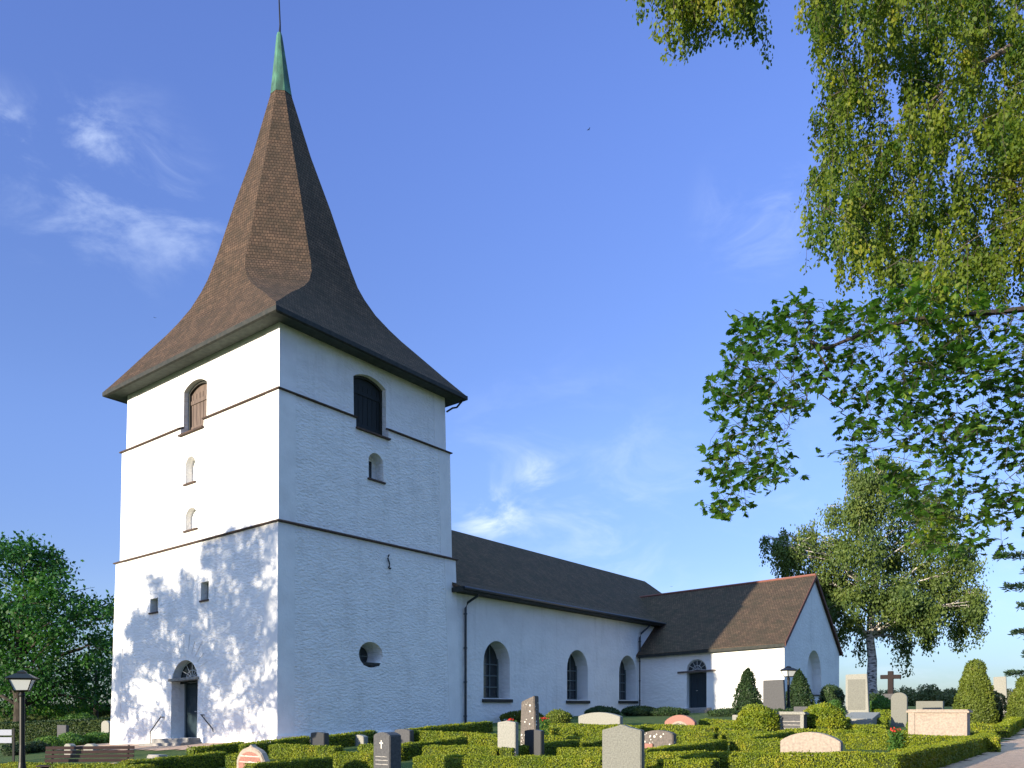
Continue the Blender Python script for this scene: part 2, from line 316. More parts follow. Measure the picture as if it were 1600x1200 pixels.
tag(sheet('ground', xs, ys, M['grass']), kind='structure')
def X_of(x, Y): return (x-800)/F*Y
def at(x, y, h=0.0):                                  # where the sight line to a photo point meets the surface h above the ground
    ts = np.linspace(4, 110, 2200); z = EYE + (HY-y)/F*ts; s = z-(gz((x-800)/F*ts, ts)+h)
    i = np.argmax(s < 0)
    if s[i] >= 0: i = len(ts)-1
    return X_of(x, ts[i]), ts[i]
def zat(y, Y): return EYE + (HY-y)/F*Y

# ------------------------------------------------------------------ church frame
X0, Z0, KS = (433-800)/F*28, 28.0, .038
def P(u, v, z): return (X0+UX*u-UY*v, Z0+UY*u+UX*v, EYE+z-KS*v)
WU, WV = 9.74, 10.86
TU, GV = 26.7, -8.57                                  # transept: side wall plane u, gable plane v
def fr(face, s, d, z):
    return {'L': lambda: P(d, s, z), 'R': lambda: P(s, d, z), 'N': lambda: P(s, .2+d, z), 'T': lambda: P(TU+d, s, z), 'G': lambda: P(s, GV+d, z)}[face]()
def inv(face, x, y, d=0):
    dx, dz = (x-800)/F, (HY-y)/F
    if face in 'LT':
        pl = d + (TU if face == 'T' else 0); t = (pl+X0*UX+Z0*UY)/(dx*UX+UY)
    else:
        pl = d + {'R': 0, 'N': .2, 'G': GV}[face]; t = (pl-X0*UY+Z0*UX)/(-dx*UY+UX)
    a, b = dx*t-X0, t-Z0; u = a*UX+b*UY; v = -a*UY+b*UX
    return (v if face in 'LT' else u), dz*t+KS*v
def archpoly(s0, s1, zb, zt, rise, n=12):
    hw = (s1-s0)/2; rise = min(rise, hw); r = (hw*hw+rise*rise)/(2*rise); cz = zt-r; cx = (s0+s1)/2; a = math.asin(min(1, hw/r))
    return [(s0, zb), (s1, zb)] + [(cx+r*math.sin(t), cz+r*math.cos(t)) for t in np.linspace(a, -a, n+1)]
def fprism(mb, face, poly, d0, d1, m=0): mb.prism(poly, d0, d1, m, T=lambda s, d, z: fr(face, s, d, z))
def fbox(mb, face, s0, s1, d0, d1, z0, z1, m=0): fprism(mb, face, [(s0, z0), (s1, z0), (s1, z1), (s0, z1)], d0, d1, m)
def cutter(face, poly, d0, d1):
    m = MB(); fprism(m, face, poly, d0, d1); return m.build('cut', [])

church = empty('church', P(WU/2, WV/2, -1.2), label='whitewashed stone church with tall brown shingled spire and lower side wing', cat='church')
CINV = church.location.copy()
def part(mb, name, m, parent=None, **k):
    o = mb.build(name, m, **k); attach(o, parent or church); return o
bpy.context.view_layer.update()
def attach(o, parent):
    o.parent = parent
    root = parent
    off = Vector((0, 0, 0))
    while root: off += root.location; root = root.parent
    o.matrix_parent_inverse.identity(); o.location = -off if parent else o.location
    # keep world-space mesh coordinates: shift data instead so that sub-parts stay aligned
    o.data.transform(__import__('mathutils').Matrix.Translation(-off)); o.location = (0, 0, 0)

# tower body: rings with batter and two setbacks
def ring(i, z): return [(i, i, z), (WU-i, i, z), (WU-i, WV-i, z), (i, WV-i, z)]
Z1, Z2, Z3 = 6.37, 11.0, 13.5
IN = [(-3, -.04), (-1.2, 0), (Z1, .17), (Z1, .28), (Z2, .34), (Z2, .46), (Z3, .50)]
def inset(z, hi=False):
    if z < Z1 or (z == Z1 and not hi): return .17*(z+1.2)/(Z1+1.2)
    if z < Z2 or (z == Z2 and not hi): return .28+.06*(z-Z1)/(Z2-Z1)
    return .46+.04*(z-Z2)/(Z3-Z2)
tb = MB(); vs = []; fs = []
for z, i in IN: vs += [P(*q) for q in ring(i, z)]
for k in range(len(IN)-1):
    for j in range(4): fs.append((k*4+j, k*4+(j+1) % 4, (k+1)*4+(j+1) % 4, (k+1)*4+j))
fs += [(3, 2, 1, 0), tuple(len(vs)-4+j for j in range(4))]
tb.add(vs, fs)
tower = tb.build('tower', M['plaster'])
# openings: measured on the photograph, turned into metres on the wall plane
def opening(face, x0, x1, yt, yb, rise, depth, d, arch=True):
    xm = (x0+x1)/2; s0 = inv(face, x0, yb, d)[0]; s1 = inv(face, x1, yb, d)[0]
    if s0 > s1: s0, s1 = s1, s0
    zt = inv(face, xm, yt, d)[1]; zb = inv(face, xm, yb, d)[1]
    pl = archpoly(s0, s1, zb, zt, rise) if arch else [(s0, zb), (s1, zb), (s1, zt), (s0, zt)]
    return s0, s1, zb, zt, pl
OP = {}
OP['bl'] = opening('L', 286, 322, 593, 675, .26, .8, .44); OP['br'] = opening('R', 553.5, 604, 587, 678, .26, .8, .44)
OP['n1'] = opening('L', 290, 305, 713, 755, .3, .4, .32); OP['n2'] = opening('L', 290, 308, 793, 828, .3, .4, .3)
OP['nr'] = opening('R', 576, 599, 708, 751, .3, .4, .32)
OP['s1'] = opening('L', 234.5, 246.5, 935, 957, 0, .4, .12, False); OP['s2'] = opening('L', 314, 326, 909, 938, 0, .4, .13, False)
OP['door'] = opening('L', 267, 308, 1031, 1153, 9, .7, .02)
cuts = {}
for k, (face, d1) in {'bl': ('L', 1.1), 'br': ('R', 1.1), 'n1': ('L', .62), 'n2': ('L', .55), 'nr': ('R', .75), 's1': ('L', .55), 's2': ('L', .55), 'door': ('L', .95)}.items():
    cuts[k] = cutter(face, OP[k][4], -.5, d1)
so, zo = inv('R', 580.5, 1023, .05)
oc = []
for (r_, rz_, d_) in ((.66, .52, -.3), (.64, .50, .05), (.46, .38, .75)):
    oc += [fr('R', so+r_*math.cos(t), d_, zo+rz_*math.sin(t)) for t in np.linspace(0, 2*math.pi, 24, endpoint=False)]
cm = MB(); cm.add(oc, [tuple(range(24))[::-1], tuple(range(48, 72))]+[(k*24+j, k*24+(j+1) % 24, (k+1)*24+(j+1) % 24, (k+1)*24+j) for k in range(2) for j in range(24)])
cuts['oc'] = cm.build('cut', [])
boolean(tower, list(cuts.values())); tower.data.materials.clear(); tower.data.materials.append(M['plaster']); attach(tower, church)
# smooth corner bands
def band(c, z0, z1, w=.72, t=.012):
    m = MB(); v = []
    for z in (z0, z1):
        i = inset(z, z == z0) ; a, b = i-t, i+w
        L = [(a, a), (b, a), (b, i+.05), (i+.05, i+.05), (i+.05, b), (a, b)]
        for p, q in L:
            uu = p if c[0] == 0 else WU-p; vv = q if c[1] == 0 else WV-q
            v.append(P(uu, vv, z))
    m.add(v, [tuple(range(6)), tuple(range(11, 5, -1))]+[(k, (k+1) % 6, (k+1) % 6+6, k+6) for k in range(6)])
    return m
for c in ((0, 0), (1, 0), (0, 1)):
    for z0, z1 in ((-1.2, Z1-.02), (Z1+.03, Z2-.02), (Z2+.03, Z3)):
        part(band(c, z0, z1), 'corner_band', M['smooth'], tower)
# ledges at the setbacks
for z, lo, hi in ((Z1, .17, .28), (Z2, .34, .46)):
    m = MB(); rr = [(lo-.09, z-.05), (lo-.10, z-.01), (hi+.01, z+.09), (hi+.05, z+.02), (lo+.02, z-.06)]
    v = []; k = len(rr)
    for i, zz in rr: v += [P(*q) for q in ring(i, zz)]
    m.add(v, [(a*4+j, a*4+(j+1) % 4, ((a+1) % k)*4+(j+1) % 4, ((a+1) % k)*4+j) for a in range(k) for j in range(4)])
    lg = m.build('ledge', M['ledge']); 
    if z == Z2: boolean(lg, [cuts['bl'], cuts['br']]); lg.data.materials.clear(); lg.data.materials.append(M['ledge'])
    attach(lg, tower)
kill(cuts.values())
# belfry shutters
for k, face, m1 in (('bl', 'L', M['shutter']), ('br', 'R', M['darkshut'])):
    s0, s1, zb, zt, pl = OP[k]; d = .78
    m = MB(); fprism(m, face, archpoly(s0-.02, s1+.02, zb-.02, zt+.02, .26), d, d+.06)
    n = 7
    for q in range(n): fbox(m, face, s0+(s1-s0)*q/n+.012, s0+(s1-s0)*(q+1)/n-.012, d-.025, d-.002, zb+.01, zt-.36)
    fbox(m, face, s0+.02, s1-.02, d-.06, d-.03, zb+.25, zb+.40); fbox(m, face, s0+.02, s1-.02, d-.06, d-.03, zt-.75, zt-.60)
    sh = part(m, 'belfry_shutter', m1, tower)
    m = MB(); po = archpoly(s0, s1, zb, zt, .26); pi = archpoly(s0+.09, s1-.09, zb+.02, zt-.09, .22)
    nn = len(po); v = [fr(face, a, d-.10, b) for a, b in po]+[fr(face, a, d-.10, b) for a, b in pi]+[fr(face, a, d-.03, b) for a, b in po]+[fr(face, a, d-.03, b) for a, b in pi]
    m.add(v, [(j, (j+1) % nn, nn+(j+1) % nn, nn+j) for j in range(nn)]+[(nn+j, nn+(j+1) % nn, 3*nn+(j+1) % nn, 3*nn+j) for j in range(nn)])
    part(m, 'shutter_frame', M['darkwood'], sh)
    m = MB(); fbox(m, face, s0-.03, s1+.03, .22, d-.1, zb-.05, zb+.01); part(m, 'window_sill', M['ledge'], tower)
for k, face, d in (('n1', 'L', .5), ('n2', 'L', .5), ('nr', 'R', .65)):
    s0, s1, zb, zt, pl = OP[k]; m = MB(); fbox(m, face, s0-.07, s1+.07, inset(zb)-.07, d-.05, zb-.05, zb+.012); sl = part(m, 'niche_sill', M['ledge'], tower)
    m = MB(); c = (s0+s1)/2; w_ = .09 if k != 'nr' else .16
    fbox(m, face, c-w_, c+w_, (.60 if k == 'n1' else .53 if k == 'n2' else .73), .9, zb+.12, zt-.22); part(m, 'slit_window', M['glass'] if k == 'nr' else M['smooth'], tower)
for k in ('s1', 's2'):
    s0, s1, zb, zt, pl = OP[k]; m = MB(); fbox(m, 'L', s0-.02, s1+.02, .40, .5, zb-.02, zt+.02); part(m, 'slit_window', M['frame'], tower)
    m = MB(); fbox(m, 'L', s0-.04, s1+.04, inset(zb)-.05, .38, zb-.05, zb+.01); part(m, 'window_sill', M['ledge'], tower)
m = MB(); v = [fr('R', so+.47*math.cos(t), .74, zo+.39*math.sin(t)) for t in np.linspace(0, 2*math.pi, 24, endpoint=False)]; v2 = [fr('R', so+.47*math.cos(t), .80, zo+.39*math.sin(t)) for t in np.linspace(0, 2*math.pi, 24, endpoint=False)]
m.add(v+v2, [tuple(range(24)), tuple(range(47, 23, -1))]); ow = part(m, 'round_window', M['glass'], tower)
m = MB(); fbox(m, 'R', so-.02, so+.02, .70, .735, zo-.36, zo+.36); fbox(m, 'R', so-.43, so+.43, .70, .735, zo-.02, zo+.02); part(m, 'glazing_bar', M['frame'], ow)
m = MB(); zz = zo-.30; m.add([fr('R', so-.44, .06, zz), fr('R', so+.50, .06, zz), fr('R', so+.36, .70, zz+.06), fr('R', so-.36, .70, zz+.06), fr('R', so-.40, .06, zz-.12), fr('R', so+.42, .06, zz-.12), fr('R', so+.3, .70, zz-.1), fr('R', so-.3, .70, zz-.1)],
    [(0, 1, 2, 3), (4, 7, 6, 5), (0, 4, 5, 1), (1, 5, 6, 2), (2, 6, 7, 3), (3, 7, 4, 0)]); part(m, 'window_sill', M['darkwood'], ow)
# iron wall anchor
sa, za = inv('R', 607, 877, .15); m = MB()
m.tube([fr('R', sa-.03+.05*math.sin(a*2.2), .10, za-.26+a*.17) for a in np.linspace(0, 3, 8)]+[], .028, 6); m.tube([fr('R', sa-.03, .10, za-.26), fr('R', sa+.05, .10, za-.30), fr('R', sa+.10, .11, za-.25)], .025, 6)
part(m, 'wall_anchor', M['iron'], tower)

# entrance door in the tower
def arched_door(face, x0, x1, ytop, ylin, ybot, d0, d, lint, lm, cat=None):
    s0, s1, zb, zt, _ = opening(face, x0, x1, ytop, ybot, 9, 0, d0)
    zl = inv(face, (x0+x1)/2, ylin, d0)[1]
    m = MB(); fbox(m, face, s0-.01, s1+.01, d, d+.06, zb-.1, zl)
    n = 2
    for q in range(n):
        a, b = s0+(s1-s0)*q/n, s0+(s1-s0)*(q+1)/n
        for (p, r_) in ((.06, .36), (.42, .68), (.74, .95)):
            fbox(m, face, a+.09, b-.09, d-.025, d-.002, zb+(zl-zb)*p, zb+(zl-zb)*r_)
    dr = part(m, 'door', M['door'])
    m = MB(); m.tube([fr(face, (s0+s1)/2+.06, d-.07, zb+1.0), fr(face, (s0+s1)/2+.16, d-.07, zb+1.0)], .015, 6); part(m, 'handle', M['gild'], dr)
    for a, b in ((s0, s0+.07), (s1-.07, s1)): m = MB(); fbox(m, face, a, b, d-.07, d-.03, zb-.05, zl); part(m, 'door_jamb', M['frame'], dr)
    zf = zl+.12
    fl = MB(); fprism(fl, face, archpoly(s0, s1, zf, zt, 9), d-.25, d-.21); fo = part(fl, 'fanlight', M['glass'], dr)
    m = MB(); c = (s0+s1)/2; rr_ = (s1-s0)/2; hh = zt-zf
    for a in np.linspace(0, math.pi, 7): m.tube([fr(face, c+.12*rr_*math.cos(a), d-.28, zf+.1*hh), fr(face, c+rr_*.97*math.cos(a), d-.28, zf+hh*.97*math.sin(a))], .017, 4)
    for q in (.45, .95): m.tube([fr(face, c+rr_*q*math.cos(a), d-.28, zf+hh*q*math.sin(a)) for a in np.linspace(0, math.pi, 13)], .02 if q < .9 else .035, 4)
    part(m, 'fanlight_bars', M['fan'], dr)
    m = MB(); fbox(m, face, s0-lint, s1+lint, d0-.08, d-.2, zl+.02, zl+.12); part(m, 'lintel', lm, dr)
    return s0, s1, zb, zl, zt
dt = arched_door('L', 267, 308, 1031, 1064, 1153, .02, .66, .07, M['glintel'])
s0, s1, zb, zl, zt = dt
for i, (e, dep, h) in enumerate(((.35, .5, .0), (.55, .85, -.16), (.75, 1.2, -.32))):
    m = MB(); fbox(m, 'L', s0-e*.6, s1+e*1.4, -dep, .03 if i else .6, zb+h-.18, zb+h-.005); part(m, 'door_step', M['step'], bevel=.015)
for sgn, sa_ in ((1, s1+.45), (-1, s0-.45)):
    m = MB(); a = fr('L', sa_, -.12, zb+.85); b = fr('L', sa_+sgn*.75, -.12, zb+.28)
    m.tube([fr('L', sa_, .03, zb+.83), fr('L', sa_, -.12, zb+.83), a, b, fr('L', sa_+sgn*.75, -.12, zb-.3)] if sgn > 0 else [fr('L', sa_, .03, zb+.83), fr('L', sa_, -.12, zb+.83), a, b, fr('L', sa_+sgn*.75, -.12, zb+.20)], .022, 6)
    part(m, 'handrail', M['iron'])
# faint grey rays over the entrance arch (joints showing through the wash)
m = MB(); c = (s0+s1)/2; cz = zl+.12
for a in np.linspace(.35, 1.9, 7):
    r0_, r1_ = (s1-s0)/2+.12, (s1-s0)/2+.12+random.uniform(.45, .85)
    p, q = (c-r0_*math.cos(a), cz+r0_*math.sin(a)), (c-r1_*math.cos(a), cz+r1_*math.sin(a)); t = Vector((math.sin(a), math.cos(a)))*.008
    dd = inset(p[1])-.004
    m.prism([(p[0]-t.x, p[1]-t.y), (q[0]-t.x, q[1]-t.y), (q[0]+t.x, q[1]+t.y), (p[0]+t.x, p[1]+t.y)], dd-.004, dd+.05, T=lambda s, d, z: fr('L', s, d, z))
part(m, 'wall_joint_marks', M['jointgrey'])

# spire
SZ = [(13.48, 5.06, 0), (13.75, 4.86, 0), (14.2, 4.58, .10), (15.0, 4.10, .30), (15.5, 3.80, .48), (15.9, 3.6, .64), (16.4, 3.38, .82), (17.0, 3.17, .95), (17.5, 3.0, 1), (18.2, 2.76, 1), (18.9, 2.54, 1), (20.9, 1.95, 1), (23.3, 1.18, 1), (26.2, .40, 1)]
CU, CV = WU/2, WV/2+.04
def oct_ring(z, s, t, su=None):
    q = s*.586*t; k = (z-13.5)/15.2; lean = .30*max(0, k)**1.5
    cu, cv = CU-.1*max(0, k)-lean*.45, CV+lean
    hv = s*WV/WU*(1-min(1, (z-13.48)/4)) + s*min(1, (z-13.48)/4) if z < 17.48 else s
    q = max(q, .004)
    pts = [(-s+q, -hv), (s-q, -hv), (s, -hv+q), (s, hv-q), (s-q, hv), (-s+q, hv), (-s, hv-q), (-s, -hv+q)]
    return [P(cu+a, cv+b, z) for a, b in pts]
def loft(rings):
    n = len(rings[0]); v = [p for r_ in rings for p in r_]
    return v, [(a*n+j, a*n+(j+1) % n, (a+1)*n+(j+1) % n, (a+1)*n+j) for a in range(len(rings)-1) for j in range(n)]+[tuple(range(n))[::-1], tuple((len(rings)-1)*n+j for j in range(n))]
m = MB(); m.add(*loft([oct_ring(*q) for q in SZ])); spire = part(m, 'spire_roof', M['spire'], uv=False, fix=True)
autouv(spire.data)
m = MB(); m.add(*loft([oct_ring(26.1, .44, 1), oct_ring(26.25, .42, 1), oct_ring(28.7, .12, 1), oct_ring(28.85, .08, 1)])); part(m, 'copper_cap', M['copper'], spire)
tip = oct_ring(28.6, .001, 1)[0]; m = MB(); m.tube([tip, (tip[0]+.02, tip[1], tip[2]+.6), (tip[0]-.06, tip[1], tip[2]+2.6)], [.06, .035, .025], 6)
part(m, 'spire_mast', M['iron'], spire)
def eavering(i0, z0, i1, z1): return [[P(*q) for q in ring(i0, z0)], [P(*q) for q in ring(i1, z1)]]
m = MB(); sl = 5.06; iu = WU/2-sl+.02
r_ = [[P(*q) for q in ring(a, b)] for a, b in ((iu-.05, 13.46), (iu-.05, 13.30), (iu+.02, 13.26), (iu+.04, 13.42))]
n = 4; m.add([p for q in r_ for p in q], [(a*4+j, a*4+(j+1) % 4, ((a+1) % n)*4+(j+1) % 4, ((a+1) % n)*4+j) for a in range(n) for j in range(4)])
part(m, 'eave_board', M['darkwood'], spire)
m = MB(); r_ = [[P(*q) for q in ring(a, b)] for a, b in ((iu+.04, 13.30), (.45, 13.33), (.45, 13.38), (iu+.04, 13.36))]
m.add([p for q in r_ for p in q], [(a*4+j, a*4+(j+1) % 4, ((a+1) % n)*4+(j+1) % 4, ((a+1) % n)*4+j) for a in range(n) for j in range(4)])
part(m, 'soffit', M['soffit'], spire)
m = MB(); m.tube([P(WU-.1, -.2, 13.2), P(WU-.15, .1, 12.95), P(WU-.25, .25, 12.93), P(WU-.45, .42, 12.75)], .04, 6); part(m, 'gutter_outlet', M['iron'], spire)

# nave
NU1, NE, NR = 40.0, 5.08, 9.42; NV = .2; NW = 10.0; RV = 5.2
m = MB(); poly = [(NV, -3), (NV+NW, -3), (NV+NW, NE), (RV, NR-.25), (NV, NE)]
m.add([P(WU-.6, a, b) for a, b in poly]+[P(38.6, a, b) for a, b in poly], [tuple(range(5))[::-1], tuple(range(5, 10))]+[(i, (i+1) % 5, (i+1) % 5+5, i+5) for i in range(5)])
nave = m.build('nave_wall', M['cplaster'])
NW_ = []; ct = []
for x0, x1, yt, yb in ((755.5, 797, 1001.5, 1091), (886, 918.5, 1015.5, 1093.5), (967.5, 994, 1024, 1094)):
    q = opening('N', x0, x1, yt, yb, 9, .8, 0); NW_.append(q); ct.append(cutter('N', q[4], -.4, .82))
# cut roof slab off: nothing above; apply
boolean(nave, ct); nave.data.materials.clear(); nave.data.materials.append(M['cplaster']); kill(ct); attach(nave, church)
def window(face, q, d, parent, cols=3, rows=4):
    s0, s1, zb, zt, pl = q; m = MB(); fprism(m, face, archpoly(s0, s1, zb, zt, 9), d, d+.05); gl = part(m, 'window', M['glass'], church)
    m = MB()
    for i in range(cols+1):
        c = s0+.04+(s1-s0-.08)*i/cols; hw = (s1-s0)/2; t = abs(c-(s0+s1)/2)/hw; zz = zt-hw+hw*math.sqrt(max(0, 1-t*t))
        fbox(m, face, c-.025-(.02 if i in (0, cols) else 0), c+.025+(.02 if i in (0, cols) else 0), d-.06, d-.005, zb, max(zz-.01, zb+.3))
    for j in range(rows):
        zz = zb+(zt-zb-(s1-s0)*.5)*j/(rows-1)*.98; fbox(m, face, s0+.02, s1-.02, d-.065, d-.01, zz, zz+(.09 if j == 0 else .05))
    part(m, 'window_frame', M['frame'], gl)
    m = MB(); sp = [(s0-.12, -.09, zb-.10), (s1+.12, -.09, zb-.10), (s1+.02, d-.07, zb+.0), (s0-.02, d-.07, zb+.0)]
    v = [fr(face, a, b, c+.05) for a, b, c in sp]+[fr(face, a, b, c-.10) for a, b, c in sp]; m.hexa(v)
    part(m, 'window_sill', M['darkwood'], gl)
for q in NW_: window('N', q, .74, nave)
EV, SK = -.36, (NR-NE)/(RV-NV)
def roofslab(quadtop, t=.14):
    m = MB(); p = [Vector(P(*q)) for q in quadtop]; n = len(p)
    v = p+[q-Vector((0, 0, t)) for q in p]; m.add(v, [tuple(range(n)), tuple(range(2*n-1, n-1, -1))]+[(i, i+n, (i+1) % n+n, (i+1) % n) for i in range(n)]); return m
zE = 5.12; kv = .75; zk = 5.62
m = MB()
UL = WU-.42
prof = [(EV, zE), (kv, zk), (RV, NR+.03), (2*RV-kv, zk), (2*RV-EV, zE)]
ue = [40.35, 39.6, 37.4, 39.6, 40.35]
top = [P(UL, a, b) for a, b in prof]+[P(ue[i], a, b) for i, (a, b) in enumerate(prof)]; bot = [(x, y, z-.14) for x, y, z in top]
m.add(top+bot, [(0, 5, 6, 1), (1, 6, 7, 2), (2, 7, 8, 3), (3, 8, 9, 4), (5, 9, 8, 7, 6), (10, 11, 16, 15), (11, 12, 17, 16), (12, 13, 18, 17), (13, 14, 19, 18), (15, 16, 17, 18, 19),
                (0, 1, 11, 10), (1, 2, 12, 11), (2, 3, 13, 12), (3, 4, 14, 13), (0, 10, 15, 5), (5, 15, 19, 9), (4, 9, 19, 14)])
nroof = part(m, 'nave_roof', M['roof'], uv=True)
m = MB(); fbox(m, 'R', UL, 30.5, EV-.03, EV+.02, zE-.20, zE-.02); fbox(m, 'R', UL-.02, 30.5, EV+.02, NV+.02, zE-.19, zE-.15)
fbox(m, 'R', UL-.04, UL+.05, EV-.05, NV+.1, zE-.22, zE-.02)
part(m, 'nave_eave', M['darkwood'])
# transept
TW = 11.0; TR = TU+TW/2-.05; TE, TT = 3.06, 7.40
m = MB(); poly = [(TU, -3), (TU+TW, -3), (TU+TW, TE), (TR, TT-.17), (TU, TE)]
m.add([P(a, GV, b) for a, b in poly]+[P(a, 4, b) for a, b in poly], [tuple(range(5)), tuple(range(9, 4, -1))]+[(i, i+5, (i+1) % 5+5, (i+1) % 5) for i in range(5)])
trans = m.build('transept_wall', M['cplaster'])
td = opening('T', 1073, 1104, 1030, 1106, 9, 0, 0); tg = opening('G', 1261, 1283, 1016, 1086, 9, 0, 0)
ct = [cutter('T', td[4], -.4, .4), cutter('G', tg[4], -.4, .6)]
boolean(trans, ct); trans.data.materials.clear(); trans.data.materials.append(M['cplaster']); kill(ct); attach(trans, church)
arched_door('T', 1073, 1104, 1030, 1051, 1106, 0, .38, .55, M['lintel'])
s0, s1, zb, zt, _ = td
m = MB(); fbox(m, 'T', s0-.3, s1+.15, -.7, .37, zb-.2, zb-.02); fbox(m, 'T', s0-.35, s1+.15, -1.1, -.7, zb-.45, zb-.16); part(m, 'door_step', M['step'], bevel=.015)
m = MB(); fprism(m, 'G', tg[4], .5, .58); gw = part(m, 'window', M['smooth'], church)
m = MB(); fbox(m, 'G', tg[0]-.12, tg[1]+.12, -.08, .48, tg[2]-.05, tg[2]+.03); part(m, 'window_sill', M['darkwood'], gw)
sl_ = (TT-TE)/(TR-TU); e = .28
m = MB(); prof = [(TU-e, TE-.02), (TR, TT), (TU+TW+e, TE-.02)]
top = [P(a, GV-.12, b+.02) for a, b in prof]+[P(a, 5.0, b+.02) for a, b in prof]; bot = [(x, y, z-.13) for x, y, z in top]
m.add(top+bot, [(0, 3, 4, 1), (1, 4, 5, 2), (6, 7, 10, 9), (7, 8, 11, 10), (0, 1, 7, 6), (1, 2, 8, 7), (3, 9, 10, 4), (4, 10, 11, 5), (0, 6, 9, 3), (2, 5, 11, 8)])
troof = part(m, 'transept_roof', M['roof'], uv=True)
m = MB(); V3 = [P(a, GV-.17, b+.05) for a, b in prof]+[P(a, GV-.17, b-.19) for a, b in prof]; V4 = [P(a, GV-.125, b+.05) for a, b in prof]+[P(a, GV-.125, b-.19) for a, b in prof]
for i in (0, 1): m.hexa([V3[i], V3[i+1], V3[i+4], V3[i+3], V4[i], V4[i+1], V4[i+4], V4[i+3]])
part(m, 'barge_board', mat('red_brown_board', (.10, .04, .03), .7), troof)
m = MB(); fbox(m, 'R', TU-e-.02, TU-e+.02, GV-.1, .1, TE-.20, TE-.03); part(m, 'transept_eave', M['darkwood'], troof)
m = MB(); m.tube([P(TR, GV-.1, TT+.05), P(TR, 3.2, TT+.05)], .07, 6); part(m, 'ridge_capping', mat('ridge_tile', (.22, .09, .07), .8), troof)
# gutters and downpipes
def pipe(x, y0, y1, sx, sy):
    s_, z_ = inv('N', x, y0, -.1); s2, zb_ = inv('N', x, y1, -.1); s3, z3 = inv('N', sx, sy, -.3)
    m = MB(); m.tube([fr('N', s3, -.5, zE-.12), fr('N', s3, -.45, zE-.28), fr('N', s_+.1, -.14, z_+.1), fr('N', s_, -.10, z_-.15), fr('N', s_, -.10, zb_-.3)], .055, 8)
    for zz in np.linspace(zb_+.4, z_-.4, 4): m.tube([fr('N', s_, -.10, zz-.03), fr('N', s_, -.10, zz+.03)], .075, 8); fbox(m, 'N', s_-.02, s_+.02, -.1, .02, zz-.02, zz+.02)
    part(m, 'downpipe', M['pipe'])
pipe(727.5, 945, 1133, 742, 925); pipe(1000, 992, 1105, 1012, 974)
m = MB(); m.tube([P(UL+.1, EV-.09, zE-.06), P(29.5, EV-.09, zE-.06)], .065, 8); part(m, 'gutter', M['pipe'])
m = MB()
for z_ in (-1.3,): fbox(m, 'R', -.12, WU+.1, -.10, .3, -2.2, -1.02)
part(m, 'plinth', M['smooth'], tower)

# ------------------------------------------------------------------ planting
def nz3(Pt, f, s=0):
    x, y, z = Pt[:, 0]*f+s, Pt[:, 1]*f+s*1.7, Pt[:, 2]*f-s
    return (np.sin(x*1.3+np.sin(y*1.7))+np.sin(y*2.1+np.sin(z*1.9+x))+np.sin(z*2.3+x*.7))/3
def hedge(p0, du, dv, L, W=.42, h=.38, label='', group='clipped low box hedges', name='box_hedge', m='box', runs=None, dens=1.0, jag=.02):
    """runs: list of (x,y,dirx,diry,L,W). The hedge follows the ground."""
    V = []; body = MB()
    for (x, y, a, b, L, W) in (runs or [(p0[0], p0[1], du, dv, L, W)]):
        Zc = max(8, math.hypot(x, y)); sz = max(.030, Zc*.0019)/1.0; per = dens*1.15/(sz*sz*.5*.6)
        c, d = -b, a                                      # width direction (left of travel)
        if c*x+d*y < 0: c, d = -c, -d                     # grow away from the camera
        n = max(2, int(L/.4)); o = len(body.v)
        for i in range(n+1):
            t = L*i/n
            for (q, hh) in ((.03, -.1), (.03, h-.04), (W-.03, h-.04), (W-.03, -.1)):
                X, Y = x+a*t+c*q, y+b*t+d*q; body.v.append((X, Y, g1(X, Y)+hh))
        for i in range(n):
            for j in range(3): body.f.append((o+i*4+j, o+i*4+j+1, o+(i+1)*4+j+1, o+(i+1)*4+j)); body.m.append(0)
        body.f.append((o, o+1, o+2, o+3)); body.f.append((o+n*4, o+n*4+1, o+n*4+2, o+n*4+3)); body.m += [0, 0]
        S = []
        for kind, area in (('t', L*W), ('f', L*h), ('b', L*h*.6), ('e', W*h), ('E', W*h)):
            k = int(area*per); r1, r2 = rng.random(k), rng.random(k)
            if kind == 't': T, Q, H, nn = r1*L, r2*W, np.full(k, h), (0, 0, 1)
            elif kind == 'f': T, Q, H, nn = r1*L, np.zeros(k), r2*h, (-c, -d, 0)
            elif kind == 'b': T, Q, H, nn = r1*L, np.full(k, W), r2*h, (c, d, 0)
            elif kind == 'e': T, Q, H, nn = np.zeros(k), r1*W, r2*h, (-a, -b, 0)
            else: T, Q, H, nn = np.full(k, L), r1*W, r2*h, (a, b, 0)
            X = x+a*T+c*Q; Y = y+b*T+d*Q; Pn = np.stack([X, Y, gz(X, Y)+H], 1) if k else np.zeros((0, 3))
            if not k: continue
            j = nz3(Pn, 3.0)*jag + nz3(Pn, 11, 3)*jag*.6
            Pn = Pn + np.array(nn)*(j[:, None]+rng.normal(size=(k, 1))*.012)
            A = np.array(nn)*.45 + rng.normal(size=(k, 3))*.75
            V.append(leaves(Pn-nrm(A)*sz*.4, A, sz*rng.uniform(.7, 1.3, k), .65, nv=np.array(nn)*(.55 if kind == 't' else 1)+rng.normal(size=(k, 3))*(.6 if kind == 't' else .36)))
    o = leafobj(name, np.vstack(V), M[m], extra=body, extram=M['hbody'])
    return tag(o, label, 'hedge', group)
M['hbody'] = mat('hedge_inner_twigs', (.025, .04, .008), .95, (.05, .07, .012), 20)
dU, dV = (UX, UY), (-UY, UX)
def hp(x, y, h): return at(x, y, h)
